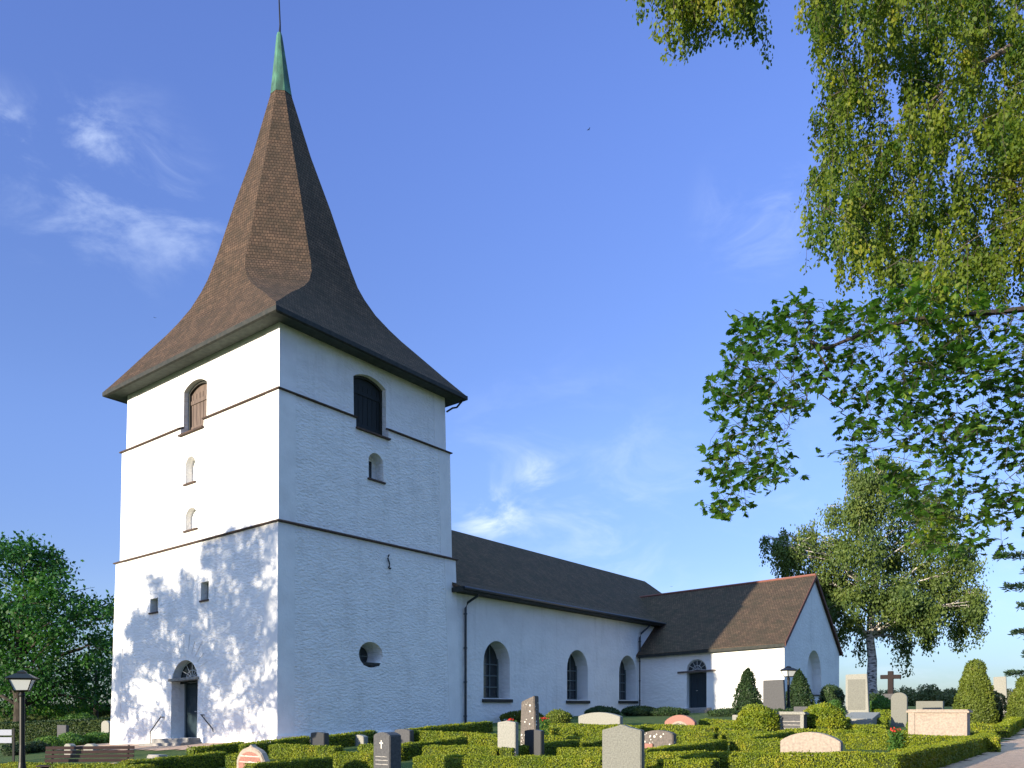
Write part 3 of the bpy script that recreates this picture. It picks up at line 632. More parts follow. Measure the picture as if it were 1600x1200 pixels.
def runv(x0, x1, y, h=.38, W=.36):
    """strip across: photo columns x0<x1 of its top edge, runs along v (towards the left)"""
    p = hp(x1, y, h); t = np.linspace(0, 30, 3001); X = p[0]+dV[0]*t; Y = p[1]+dV[1]*t; px = 800+F*X/Y
    i = np.argmax(px < x0); return (p[0], p[1], dV[0], dV[1], max(.4, t[i]), W)
def runu(x0, x1, y0, h=.38, W=.36):
    p = hp(x0, y0, h); t = np.linspace(0, 40, 4001); X = p[0]+dU[0]*t; Y = p[1]+dU[1]*t; px = 800+F*X/Y
    i = np.argmax(px > x1); i = i or 1500; return (p[0], p[1], dU[0], dU[1], max(.4, t[i]), W)
HG = [
 ([runu(1402, 1557, 1181), runv(1110, 1401, 1178)], 'long clipped box hedge with dark shaded side beside the pink gravel path'),
 ([runu(1575, 1690, 1135)], 'clipped box hedge at the right edge past the gap by the gravel path'),
 ([runv(1417, 1560, 1133.5)], 'low box hedge strip in front of the pale pink sarcophagus tomb'),
 ([runv(1322, 1560, 1152)], 'box hedge strip right of the wide pale arched stone'),
 ([runv(1200, 1383, 1135)], 'long thin box hedge in front of the two clipped domes'),
 ([runv(1225, 1352, 1143.5)], 'box hedge strip just behind the wide pale arched stone'),
 ([runv(1362, 1420, 1143)], 'short box hedge left of the sarcophagus by the red flowers'),
 ([runu(1176, 1240, 1153)], 'narrow box hedge running away behind the wide pale arched stone'),
 ([runu(1011, 1137, 1172), runv(1140, 1218, 1157)], 'L-shaped box hedge left of the wide pale arched stone'),
 ([runu(1093, 1144, 1182), runv(1010, 1095, 1176)], 'near box hedge corner right of the big grey peaked headstone'),
 ([runv(1026, 1110, 1188)], 'nearest box hedge strip right of the big grey peaked headstone'),
 ([runv(1055, 1114, 1146)], 'short box hedge right of the low lichened slab'),
 ([runv(1128, 1200, 1145.5)], 'box hedge strip below the left clipped dome'),
 ([runv(1000, 1150, 1137.5), runu(1117, 1161, 1137)], 'box hedge corner in front of the pink arched headstone'),
 ([runv(1092, 1150, 1127)], 'box hedge strip right of the pink arched headstone'),
 ([runv(645, 938, 1184)], 'long near box hedge left of the big grey peaked headstone'),
 ([runu(800, 905, 1169), runv(907, 940, 1155)], 'box hedge corner between the lichened pillar and the big grey headstone'),
 ([runv(870, 940, 1171)], 'short box hedge touching the left side of the big grey headstone'),
 ([runv(818, 902, 1153)], 'box hedge strip at the foot of the lichened pillar stone'),
 ([runv(845, 990, 1143)], 'thin box hedge behind the lichened pillar and the grey headstone'),
 ([runv(850, 1000, 1136)], 'thin shaded box hedge in front of the pale blue-grey low slab'),
 ([runv(660, 775, 1169)], 'sunlit box hedge right of the dark pillar with the cross'),
 ([runu(620, 731, 1165.5), runv(733, 778, 1155)], 'box hedge corner behind and right of the dark pillar'),
 ([runv(640, 775, 1149)], 'shaded box hedge left of the light grey headstone'),
 ([runu(636, 770, 1141)], 'farthest box hedge along the nave wall left of the light grey headstone'),
 ([runu(507, 590, 1152)], 'shaded box hedge between the small dark stone and the dark pillar'),
 ([runu(385, 485, 1164)], 'shaded box hedge at the tower corner left of the small dark stone'),
 ([runv(420, 520, 1168.5)], 'box hedge strip in front of the small dark stone'),
 ([runu(398, 520, 1194), runv(521, 590, 1179)], 'box hedge corner with deep shaded side right of the small pink headstone'),
 ([runv(560, 625, 1167)], 'short sunlit box hedge behind the dark pillar with the cross'),
 ([runu(200, 352, 1191), runv(353, 380, 1181)], 'box hedge corner left of the small pink headstone'),
 ([runu(304, 382, 1170)], 'narrow box hedge right of the entrance steps'),
 ([runu(1296, 1356, 1131), runv(1358, 1385, 1123)], 'box hedge corner below the flat tilted grave slab'),
 ([runv(1366, 1420, 1111.5)], 'box hedge in front of the grey round-topped headstone'),
 ([runv(0, 215, 1198.5)], 'low box hedge in front of the red-brown bench'),
]
for rr, lb in HG: hedge(None, 0, 0, 0, 0, label=lb, runs=rr)

def blob(name, c, rx, ry, H, m, label, cat, shape='dome', group=None, z0=0, sz=None, bumpy=.06, dens=1.0):
    """bush with its own outline: closed leaf shell plus inner body and a short stem"""
    x, y = c; zb = g1(x, y)+z0; Zc = math.hypot(x, y); sz = sz or max(.035, Zc*.0021)
    def prof(t):                                       # radius share at height share t
        if shape == 'dome': return np.sqrt(np.clip(1-np.maximum(0, (t-.35)/.65)**2, 0, 1))*(.86+.14*np.minimum(1, t/.3))
        if shape == 'cone': return np.clip((1-t)**.75*1.04, .0, 1)*(.8+.2*np.minimum(1, t/.12))
        if shape == 'flatcone': return np.clip(.32+.68*(1-t)**.85, 0, 1)*(.84+.16*np.minimum(1, t/.15))*np.sqrt(np.clip((1-t)/.05, 0, 1))
        return np.sqrt(np.clip(1-(2*t-1)**2, 0, 1))
    area = 2*math.pi*(rx+ry)/2*H*.75+math.pi*rx*ry; k = int(area*dens*1.5/(sz*sz*.3)); k = min(k, 30000)
    t = rng.random(k)**.95; ph = rng.random(k)*2*math.pi; r_ = prof(t)
    B = np.stack([rx*r_*np.cos(ph), ry*r_*np.sin(ph), t*H], 1)
    if shape in ('dome',):                              # cover the crown evenly
        d_ = nrm(rng.normal(size=(k, 3))); d_[:, 2] = np.abs(d_[:, 2]); hh = rng.random(k) < .6
        B2 = d_*np.array([rx, ry, H*.65]); B2[:, 2] += H*.35; B[hh] = B2[hh]
    nr_ = nrm(B*np.array([1/rx**2, 1/ry**2, 0])*[1, 1, 1]+np.array([0, 0, .35]))
    off = nz3(B, 2.2/max(.4, rx), x)*bumpy + nz3(B, 9, y)*bumpy*.5 + rng.normal(size=k)*sz*.4
    Pn = B+nr_*off[:, None]+np.array([x, y, zb]); A = nr_*.4+rng.normal(size=(k, 3))*.7
    if m in ('thuja',): A = A*.7+np.array([0, 0, .5])
    V = leaves(Pn-nrm(A)*sz*.4, A, sz*rng.uniform(.7, 1.4, k), .6, nv=nr_+rng.normal(size=(k, 3))*.42)
    body = MB(); tt = np.linspace(0, .96, 9); pr = prof(tt)
    body.lathe([(max(.01, min(rx, ry)*p*.9), zb+t_*H*.95-.05) for t_, p in zip(tt, pr)], 12, (x, y))
    o = leafobj(name, V, M[m], extra=body, extram=M['hbody'] if m in ('box', 'thuja', 'shrub', 'farbush') else M['dbody'])
    return tag(o, label, cat, group)
M['dbody'] = mat('dark_inner_twigs', (.01, .02, .008), .95)
def B_(x0, x1, yt, Z, yb=None, **k):
    X = X_of((x0+x1)/2, Z); r_ = (x1-x0)/2/F*Z; H = zat(yt, Z)-g1(X, Z)
    return blob(k.pop('name'), (X, Z+r_*.5), r_, k.pop('ry', r_), H, k.pop('m'), k.pop('label'), k.pop('cat'), **k)
dg = 'clipped dome bushes'
B_(1155, 1220, 1103, 25.5, name='dome_bush', m='box', label='bright green clipped dome bush left of the dark block tomb', cat='bush', group=dg)
B_(1257, 1325, 1100, 26, name='dome_bush', m='box', label='bright green clipped dome bush right of the dark block tomb', cat='bush', group=dg)
B_(1148, 1196, 1046, 39, name='conifer', m='yew', shape='cone', label='dark pointed conifer left of the dark tapered headstone', cat='conifer', bumpy=.12)
B_(1228, 1278, 1047, 40, name='conifer', m='yew', shape='cone', label='dark pointed conifer right of the far lamp post', cat='conifer', bumpy=.08)
B_(1500, 1566, 1034, 30, name='conifer', m='thuja', shape='flatcone', label='yellow-green clipped conifer with a blunt top behind the sarcophagus', cat='conifer', bumpy=.07)
B_(1583, 1650, 1058, 29, name='conifer', m='thuja', shape='flatcone', label='yellow-green conifer cut by the right edge', cat='conifer', bumpy=.07)
B_(1540, 1572, 1078, 32, name='bush', m='farbush', label='dull reddish low bush right of the blunt-topped conifer', cat='bush', bumpy=.1)
B_(1285, 1322, 1072, 41, name='bush', m='yew', label='dark rounded bush at the foot of the gable wall', cat='bush', bumpy=.1)
B_(1363, 1402, 1091, 36, name='bush', m='shrub', label='light green low bush left of the round-topped headstone', cat='bush', bumpy=.1)
B_(1292, 1318, 1094, 34, name='bush', m='shrub', label='light green low plant left of the tall light headstone', cat='bush', bumpy=.1)
B_(1355, 1385, 1084, 40, name='bush', m='yew', label='dark bush between the birch trunk and the iron cross', cat='bush', bumpy=.1)
mg = 'green mounds along the nave wall'
for a, b, yt, Z, l in ((853, 893, 1112, 36, 'leftmost'), (915, 968, 1105.5, 40, 'flat-topped'), (975, 1032, 1104, 42, 'tallest'), (1020, 1078, 1107, 41, 'fourth')):
    B_(a, b, yt, Z, name='mound_bush', m='yew' if a > 860 else 'thuja', label={'leftmost': 'small round bush right of the lichened pillar stone', 'flat-topped': 'dark mound bush behind the pale blue-grey slab', 'tallest': 'dark mound bush below the right downpipe', 'fourth': 'dark mound bush left of the wing door step'}[l], cat='bush', group=mg)
for a, b, yt, Z, l in ((1110, 1160, 1108.5, 38, 'low dark bush right of the wing door step'), (1195, 1260, 1107, 36, 'low dark bush behind the dark block tomb')):
    B_(a, b, yt, Z, name='mound_bush', m='yew', label=l, cat='bush', group='dark low bushes before the wing')
B_(780, 850, 1113.5, 37.5, name='mound_bush', m='thuja', label='low bush behind the light grey headstone by the nave wall', cat='bush', ry=.5)
# left background planting
tag(hedge(None, 0, 0, 0, 0, h=1.15, runs=[(X_of(168, 45), 45, -.98, -.1, 22, .9)], m='yew', name='tall_hedge'), 'dark tall clipped hedge along the far left boundary', 'hedge')
tag(hedge(None, 0, 0, 0, 0, h=2.0, runs=[(X_of(175, 68), 68, -.99, -.05, 40, 1.2)], m='yew', name='tall_hedge', jag=.12), 'dark rough hedge row under the trees beyond the far left hedge', 'hedge')
for a, b, yt, Z, mm, l in ((52, 88, 1153, 33, 'shrub', 'left yellowish low shrub behind the bench'), (82, 128, 1149, 35, 'shrub', 'low green shrub in the middle behind the bench'), (125, 170, 1147, 36, 'shrub', 'low green shrub against the tower edge'),
                           (0, 34, 1163, 30, 'yew', 'dark low shrub behind the near lamp post'), (30, 66, 1161, 31, 'yew', 'dark low shrub left of the bench end')):
    B_(a, b, yt, Z, name='low_shrub', m=mm, label=l, cat='shrub', group='low shrubs behind the bench', bumpy=.12)
B_(84, 150, 1118, 52, name='shrub', m='shrub', label='lighter green shrub above the far left hedge', cat='shrub', bumpy=.2)
# far bushes on the skyline
for i, (a, b, yt, Z, l) in enumerate(((1370, 1412, 1083, 66, 'far bush right behind the iron cross'), (1404, 1442, 1078, 74, 'brownish far bush with a reddish crest'), (1436, 1478, 1074, 70, 'tallest of the far bushes left of the blunt conifer'), (1470, 1512, 1077, 68, 'far bush touching the blunt conifer'), (1560, 1600, 1080, 72, 'far bush between the two yellow-green conifers'), (1596, 1650, 1074, 70, 'far bush at the right edge'))):
    B_(a, b, yt, Z, name='far_bush', m='farbush', label=l, cat='bush', group='far bushes on the skyline', bumpy=.35)

# ------------------------------------------------------------------ trees
def crown_tree(name, x, y, H, blobs, leafm, barkm, label, trunk_r=.35, leaf=.2, per=260, hang=0, clear=.25, group=None, trunk_pts=None, seed=0, ttop=.8):
    """blobs: (dx,dy,z,radius) clumps of leaves; each gets a limb from the trunk"""
    zb = g1(x, y); e = empty(name, (x, y, zb), label=label, cat='tree', group=group); R_ = random.Random(seed)
    t = MB(); n = 9; tp = trunk_pts or [(R_.uniform(-.15, .15)*k/n*H*.12, R_.uniform(-.15, .15)*k/n*H*.12, H*ttop*k/n) for k in range(n+1)]
    tp[0] = (0, 0, -.3); rad = [trunk_r*(1.25 if k == 0 else 1)*(1-.85*k/(len(tp)-1)) for k in range(len(tp))]
    t.tube(tp, rad, 9)
    for (dx, dy, dz, r_) in blobs:
        hz = max(H*clear, min(dz-.55*math.hypot(dx, dy)-.2*r_, H*ttop*.95)); k = min(len(tp)-1, max(1, int(round(hz/(H*ttop)*(len(tp)-1)))))
        a = Vector(tp[k]); b = Vector((dx, dy, dz)); mid = a.lerp(b, .5)+Vector((0, 0, .12*(b-a).length)); r0_ = max(.03, rad[k]*.45)
        pts = [a, a.lerp(mid, .5)+Vector((R_.uniform(-.1, .1), R_.uniform(-.1, .1), .05)), mid, mid.lerp(b, .5), b]; t.tube(pts, [r0_, r0_*.8, r0_*.6, r0_*.4, .015], 5)
        for _ in range(5):
            d_ = Vector((R_.gauss(0, 1), R_.gauss(0, 1), R_.gauss(0, .7))).normalized()*r_*.9; t.tube([mid.lerp(b, R_.random()), b+d_*.5, b+d_], [.03, .02, .008], 4)
    t.build('trunk', barkm, e, smooth=True)
    Ps, As, S = [], [], []
    for (dx, dy, dz, r_) in blobs:
        k = int(per*r_*r_)
        sub = max(4, int(6*r_)); cs = nrm(rng.normal(size=(sub, 3)))*rng.uniform(.35, 1, (sub, 1))*r_*np.array([1, 1, .75])
        idx = rng.integers(0, sub, k); p = cs[idx]+rng.normal(size=(k, 3))*r_*.24*np.array([1, 1, .7])
        if hang:
            q = rng.random(k)**1.5*hang*(.4+rng.random(sub)[idx]); 
            st = np.round(p[:, :2]*3.3)/3.3; p[:, :2] = st+rng.normal(size=(k, 2))*.07+.0; p[:, 2] -= q
            A = np.stack([rng.normal(size=k)*.45, rng.normal(size=k)*.45, -np.ones(k)], 1)
        else: A = nrm(p)*.6+rng.normal(size=(k, 3))*.7+np.array([0, 0, -.25])
        Ps.append(p+np.array([dx, dy, dz])); As.append(A)
    Pn = np.vstack(Ps); A = np.vstack(As); V = leaves(Pn, A, leaf*rng.uniform(.6, 1.3, len(Pn)), .62)
    leafobj('crown', V, leafm, e); return e
def bl_px(tx, Z, lst):                                # clumps listed as photo column, row, depth offset, radius m
    X = X_of(tx, Z); zb = g1(X, Z); out = []
    for (px, py, dz_, r_) in lst: out.append((X_of(px, Z+dz_)-X, dz_, zat(py, Z+dz_)-zb, r_))
    return X, out
# far birch behind the wing
lst = [(1345, 745, 0, 1.3), (1400, 735, 1, 1.5), (1320, 790, -1, 1.4), (1370, 790, 0, 1.8), (1430, 790, 0, 1.7), (1300, 850, 0, 1.5), (1245, 850, 0, 1.4), (1214, 850, -.5, .7), (1222, 880, .8, .6), (1280, 890, 1, 1.5), (1340, 850, -2, 1.9), (1400, 850, 2, 2.0), (1460, 840, 0, 1.7),
       (1310, 925, 1, 1.6), (1345, 920, -2, 1.6), (1400, 910, -2, 1.7), (1440, 900, 1, 1.8), (1490, 895, 0, 1.6), (1330, 960, 0, 1.1), (1310, 985, 1, .7), (1390, 960, 2, 1.5), (1430, 960, -2, 1.6), (1480, 945, 0, 1.6), (1515, 940, -1, 1.2), (1410, 1000, 0, .8), (1452, 985, 1, .9), (1500, 975, 1, .9), (1522, 925, 0, 1.0), (1365, 750, -1, 1.2), (1200, 840, 0, .5), (1260, 830, 1, 1.0), (1236, 862, -.5, 1.0), (1255, 900, .5, .8), (1225, 835, .6, .7), (1330, 720, 0, .8), (1380, 715, 0, .9), (1290, 950, -1, 1.0), (1320, 900, 2, 1.5), (1500, 860, 1, 1.2), (1530, 950, 0, .8), (1470, 800, 0, 1.3), (1345, 1000, 0, .5), (1425, 935, -3, 1.7)]
X, bb = bl_px(1362, 60, lst)
crown_tree('birch_tree', X, 60, 17.5, bb, M['birchfar'], M['birchbark'], 'large birch with pale trunk standing behind the wing gable', .40, .2, 1100, hang=1.7, clear=.28, seed=3, ttop=.85)
# big leafy tree at the far left
lst = [(20, 880, 0, 2.4), (70, 890, 1, 2.0), (105, 925, 0, 1.9), (135, 960, 1, 1.6), (160, 965, -2, 1.2), (40, 930, -2, 2.6), (-20, 900, 0, 3), (-60, 950, 1, 3), (90, 970, -2, 2.4), (20, 990, 1, 2.6), (140, 1010, 0, 1.8), (165, 1000, 2, 1.3), (60, 1040, -1, 2.4), (-30, 1020, 0, 2.8), (110, 1060, 2, 2.0), (155, 1060, 3, 1.8), (15, 1075, 1, 2.2), (-60, 1080, 1, 2.5), (80, 1095, 3, 1.6), (150, 1095, 4, 1.4), (40, 860, 1, 1.3), (85, 870, 0, 1.0), (172, 945, 0, .7), (0, 945, 2, 2.5), (55, 985, 3, 2.6)]
X, bb = bl_px(30, 54, lst)
crown_tree('leafy_tree', X, 54, 11.5, bb, M['oak'], M['bark'], 'large dark green leafy tree left of the tower', .42, .26, 250, clear=.2, seed=5)
X2 = X_of(150, 66)
crown_tree('leafy_tree', X2, 66, 7.5, [(-3, 0, 4.5, 2), (0, 1, 5, 2), (2, 0, 4, 1.8), (-1, -1, 3, 1.8), (-5, 0, 3.5, 2), (4, 1, 3.5, 2)], M['oak'], M['bark'], 'lower dark tree behind the hedge close to the tower edge', .25, .26, 200, seed=9)
X3 = X_of(-120, 60)
crown_tree('leafy_tree', X3, 60, 12, [(0, 0, 9, 3), (-3, 0, 7, 3), (3, 0, 7, 3), (0, -2, 5, 3), (4, 0, 4, 2.4), (-4, 0, 4, 2.5), (6.5, 0, 3.2, 2.2)], M['oak'], M['bark'], 'dark tree cut by the left edge behind the lamp post', .4, .3, 130, seed=10)
# trees standing to the left and behind the viewpoint: they throw the dappled shade on the tower
def shade_pos(v, D): p = Vector(P(0, v, 0)); return p.x-lx*D, p.y-ly*D
TS = math.tan(R(SUN_EL))
def shade_tree(v, D, lst, label, seed, per=620, leaf=.2):
    x, y = shade_pos(v, D); zb = g1(x, y); bb = []
    for (vv, z, r_) in lst:                              # v on the wall, height on the wall
        dd = random.uniform(-2.2, 2.2)
        bb.append((-UY*(vv-v)+lx*dd, UX*(vv-v)+ly*dd, EYE+z+(D-dd)*TS-zb, r_*1.22))
    return crown_tree('leafy_tree', x, y, 13, bb, M['oak'], M['bark'], label, .22, leaf, per, seed=seed, clear=.3)
shade_tree(4.2, 27, [(1.6, 5.6, 1.0), (3.5, 5.3, 1.1), (2.6, 4.2, 1.5), (4.8, 3.8, 1.2), (6.4, 4.2, 1.0), (7.8, 4.6, .7), (5.8, 3.0, 1.2), (7.6, 2.8, 1.1), (8.4, 3.7, .8), (1.0, 4.2, 1.1), (3.6, 2.4, 1.4), (1.4, 2.2, 1.3), (9.3, 1.6, .9), (6.0, 1.6, 1.1), (.2, 3.0, 1.0), (8.4, 1.9, 1.0), (4.6, 1.0, 1.1), (.6, 5.9, .6), (2.6, 6.2, .5), (4.2, 5.6, .6), (7.0, 3.4, 1.0), (2.2, 3.2, 1.2), (9.2, 2.8, .7)],
           'tall leafy tree left of the viewpoint shading the tower', 21)
shade_tree(5.0, 21, [(.6, .9, 1.0), (2.4, .6, 1.2), (6.0, .5, 1.0), (9.8, .3, .9), (7.6, -.7, .9), (3.8, -.4, 1.0), (10.6, 1.4, .8), (1.6, -.6, .9), (5.2, .2, .8), (9.8, 1.5, .8), (10.4, .1, .8), (3.0, 1.3, .8), (4.4, -.6, .9), (8.8, 2.6, .7), (6.9, 1.5, .7), (9.2, -.7, .8)],
           'smaller leafy tree left of the viewpoint', 22, per=420)

# near trees at the right: real limbs reaching into view from trunks outside the frame
def inpoly(x, y, pl):
    c = False; j = len(pl)-1
    for i in range(len(pl)):
        xi, yi = pl[i]; xj, yj = pl[j]
        if (yi > y) != (yj > y) and x < (xj-xi)*(y-yi)/(yj-yi)+xi: c = not c
        j = i
    return c
def W3(px, py, Z): return Vector((X_of(px, Z), Z, zat(py, Z)))
def grow(nodes, targets, droop=.0, R_=random):
    """joins every target to the nearest grown node; returns branches as point lists, child counts give thickness"""
    arr = [Vector(n) for n in nodes]; par = [-1]+list(range(len(nodes)-1)); 
    root = arr[0]; targets = sorted(targets, key=lambda t: min((t-a).length for a in arr[:len(nodes)]))
    for t in targets:
        A_ = np.array([tuple(a) for a in arr]); i = int(np.argmin(((A_-np.array(t))**2).sum(1)))
        a = arr[i]; L = (t-a).length; k = max(1, int(L/.22)); prev = i
        for q in range(1, k+1):
            f = q/k; p = a.lerp(t, f)+Vector((R_.gauss(0, .018), R_.gauss(0, .018), R_.gauss(0, .018)+droop*math.sin(f*math.pi)*L*.12))
            if q == k: p = Vector(t)
            arr.append(p); par.append(prev); prev = len(arr)-1
    cnt = [1]*len(arr)
    for i in range(len(arr)-1, 0, -1): cnt[par[i]] += cnt[i]
    return arr, par, cnt
def branch_mesh(arr, par, cnt, r0, rmin, ex=.5):
    m = MB(); mx = max(cnt)
    for i in range(1, len(arr)):
        ra = max(rmin, r0*(cnt[par[i]]/mx)**ex); rb = max(rmin, r0*(cnt[i]/mx)**ex)
        if (arr[i]-arr[par[i]]).length > 1e-4: m.tube([arr[par[i]], arr[i]], [ra if cnt[par[i]] < cnt[i]*2.5 else rb, rb], 5 if ra > .01 else 3)
    return m
# --- chestnut
pl = [(1600, 500), (1560, 470), (1480, 440), (1400, 455), (1330, 480), (1270, 470), (1212, 462), (1190, 500), (1145, 482), (1135, 560), (1100, 590), (1125, 650), (1105, 690), (1085, 740), (1098, 790), (1115, 820), (1165, 800), (1200, 760), (1245, 735), (1225, 690), (1245, 650), (1270, 640), (1310, 650), (1330, 690), (1300, 705), (1275, 715), (1345, 715), (1390, 760), (1410, 800), (1420, 850), (1500, 880), (1540, 850), (1560, 880), (1585, 800), (1610, 850), (1780, 840), (1820, 420), (1640, 380)]
ZC = 10.5
trunkx, trunky = X_of(1950, ZC), ZC+.5
bough = [Vector((trunkx, trunky, 4.6)), Vector((trunkx-1.0, trunky-.1, 5.7)), W3(1720, 465, ZC), W3(1640, 478, ZC), W3(1560, 487, ZC), W3(1490, 492, ZC), W3(1420, 500, ZC-.1), W3(1350, 520, ZC-.2), W3(1290, 545, ZC-.2)]
tg_ = []
while len(tg_) < 4000:
    px, py = random.uniform(1080, 1800), random.uniform(390, 880)
    if inpoly(px, py, pl):
        dens_ = 1.0 if px > 1330 or py < 640 else .85
        if 560 < py < 720 and 1250 < px < 1330: dens_ = .5
        if py > 700 and px > 1330: dens_ = .62
        if random.random() < dens_:
            c0 = W3(px, py, ZC+random.gauss(0, .8))
            for _ in range(random.randint(2, 6)):
                p_ = c0+Vector((random.gauss(0, .10), random.gauss(0, .15), random.gauss(0, .07)))
                if inpoly(800+F*p_.x/p_.y, HY-F*(p_.z-EYE)/p_.y, pl): tg_.append(p_)
tree = empty('chestnut_tree', (trunkx, trunky, g1(trunkx, trunky)), label='broad chestnut bough with dark green leaves reaching in from the right edge', cat='tree')
off = tree.location
arr, par, cnt = grow(bough, tg_, -.5)
bm_ = branch_mesh([a-off for a in arr], par, cnt, .055, .003, .75)
bm_.tube([Vector((0, 0, -.3)), Vector((0, 0, 1.5)), Vector((.05, 0, 3.2)), bough[0]-off, Vector((.3, .4, 8.5)), Vector((.5, .8, 10.5))], [.42, .34, .3, .27, .15, .05], 10)
bm_.build('trunk', M['bark'], tree, fix=False)
def palmate(cs, m, name, parent, sz=.112):
    P_, A_, S_, N_ = [], [], [], []
    for c in cs:
        for _ in range(random.choice((2, 3, 3, 4))):
            o_ = Vector((random.gauss(0, .07), random.gauss(0, .07), random.gauss(0, .06))); ax = (Vector((random.gauss(0, .6), random.gauss(0, .6), -.15+random.gauss(0, .35)))).normalized()
            nn_ = (Vector((0, 0, 1))+Vector((random.gauss(0, .45), random.gauss(0, .45), 0))).normalized(); sd = ax.cross(nn_).normalized()
            k = random.choice((5, 5, 7)); s = sz*random.uniform(.7, 1.15)
            for q in range(k):
                th = (q-(k-1)/2)*.52; d_ = ax*math.cos(th)+sd*math.sin(th)+Vector((0, 0, -.25)); P_.append(c+o_-off); A_.append(d_); S_.append(s*(1-.12*abs(q-(k-1)/2))); N_.append(nn_)
    B = nrm(np.array(N_)); A = nrm(np.array(A_)); side = np.cross(A, B)
    V = leaves(P_, A_, np.array(S_), .42, nv=B)
    # the broad side must lie across the leaf normal
    return leafobj(name, V, m, parent)
fol = [arr[i] for i in range(len(bough), len(arr)) if cnt[i] <= 4 and random.random() < .9]
palmate(fol, M['chestnut'], 'crown', tree)
# --- near birch
ZB = 13.5
tx, ty = X_of(1800, ZB), ZB+.6
pb = [(1800, -160), (1290, -120), (1268, 20), (1285, 120), (1275, 170), (1262, 190), (1292, 240), (1260, 262), (1248, 275), (1262, 330), (1258, 350), (1290, 370), (1305, 400), (1330, 440), (1360, 430), (1420, 470), (1500, 480), (1600, 520), (1620, 640), (1800, 700)]
bt = empty('birch_tree', (tx, ty, g1(tx, ty)), label='weeping birch with sunlit yellow-green foliage hanging over the upper right corner', cat='tree'); ob = bt.location
limb = [Vector((tx, ty, 7)), W3(1700, 60, ZB), W3(1640, -10, ZB), W3(1560, -60, ZB)]
tg2 = []
while len(tg2) < 2300:
    px, py = random.uniform(1240, 1800), random.uniform(-160, 640)
    if inpoly(px, py, pb) and (py < 420 or px > 1560):
        c0 = W3(px, py, ZB+random.gauss(0, 1.1)); q = random.randint(5, 14)
        for _ in range(q):
            p_ = c0+Vector((random.gauss(0, .16), random.gauss(0, .2), random.gauss(0, .22)))
            if inpoly(800+F*p_.x/p_.y, HY-F*(p_.z-EYE)/p_.y, pb): tg2.append(p_)
arr2, par2, cnt2 = grow(limb, tg2, .8)
top2 = [Vector((tx, ty, 11.5)), W3(1600, -130, ZB), W3(1400, -150, ZB-.5), W3(1250, -140, ZB-.8), W3(1120, -110, ZB-1), W3(1040, -75, ZB-1)]
bm_ = branch_mesh([a-ob for a in arr2], par2, cnt2, .05, .003, .8)
bm_.tube([Vector(a)-ob for a in top2], [.12, .08, .06, .04, .025, .01], 6)
bm_.tube([W3(1600, 60, ZB)-ob, W3(1500, 120, ZB-.3)-ob, W3(1440, 170, ZB-.5)-ob], [.06, .03, .01], 6)
bm_.tube([Vector((0, 0, -.3)), Vector((0, 0, 3)), Vector((0, 0, 7-ob.z)), Vector((0, 0, 11.5-ob.z)), Vector((.2, .3, 15))], [.3, .24, .2, .12, .04], 10)
P_, A_ = [], []; tw_ = MB()
def strand(p, L, nl, sp=.05):
    d = Vector((random.gauss(0, .12), random.gauss(0, .12), -1)).normalized()
    for i in range(nl):
        f = random.random(); q = p+d*L*f+Vector((random.gauss(0, sp), random.gauss(0, sp), 0)); P_.append(q-ob); A_.append((random.gauss(0, .5), random.gauss(0, .5), -.8))
    return p+d*L
for i, a in enumerate(arr2):
    if i < len(limb): continue
    for _ in range(2 if cnt2[i] < 12 else 1):
        px, py = 800+F*a.x/a.y, HY-F*(a.z-EYE)/a.y
        if random.random() < .8:
            e_ = strand(a, random.uniform(.25, .95), random.randint(34, 60), .045)
            if random.random() < .4: tw_.tube([a-ob, e_-ob], .003, 3)
for cx_, wd, yb_ in ((1020, 8, 35), (1062, 16, 85), (1090, 14, 95), (1108, 10, 88), (1078, 14, 98), (1145, 7, 60), (1160, 9, 105), (1168, 8, 75), (1045, 12, 60), (1275, 10, 90), (1130, 6, 30)):
    for _ in range(10):
        px = random.gauss(cx_, wd*.6); Z_ = ZB-1+random.gauss(0, .35); a = W3(px, -60-random.random()*60, Z_); L = a.z-zat(yb_-random.uniform(0, 70), Z_); e_ = strand(a, L, int(120*L)); tw_.tube([a-ob, e_-ob], .0035, 3)
bm_.build('trunk', M['birchbark2'], bt, fix=False); tw_.build('hanging_twigs', M['twig'], bt, fix=False)
leafobj('crown', leaves(np.array([tuple(p) for p in P_]), np.array(A_), .066*rng.uniform(.6, 1.3, len(P_)), .62), M['birch'], bt)
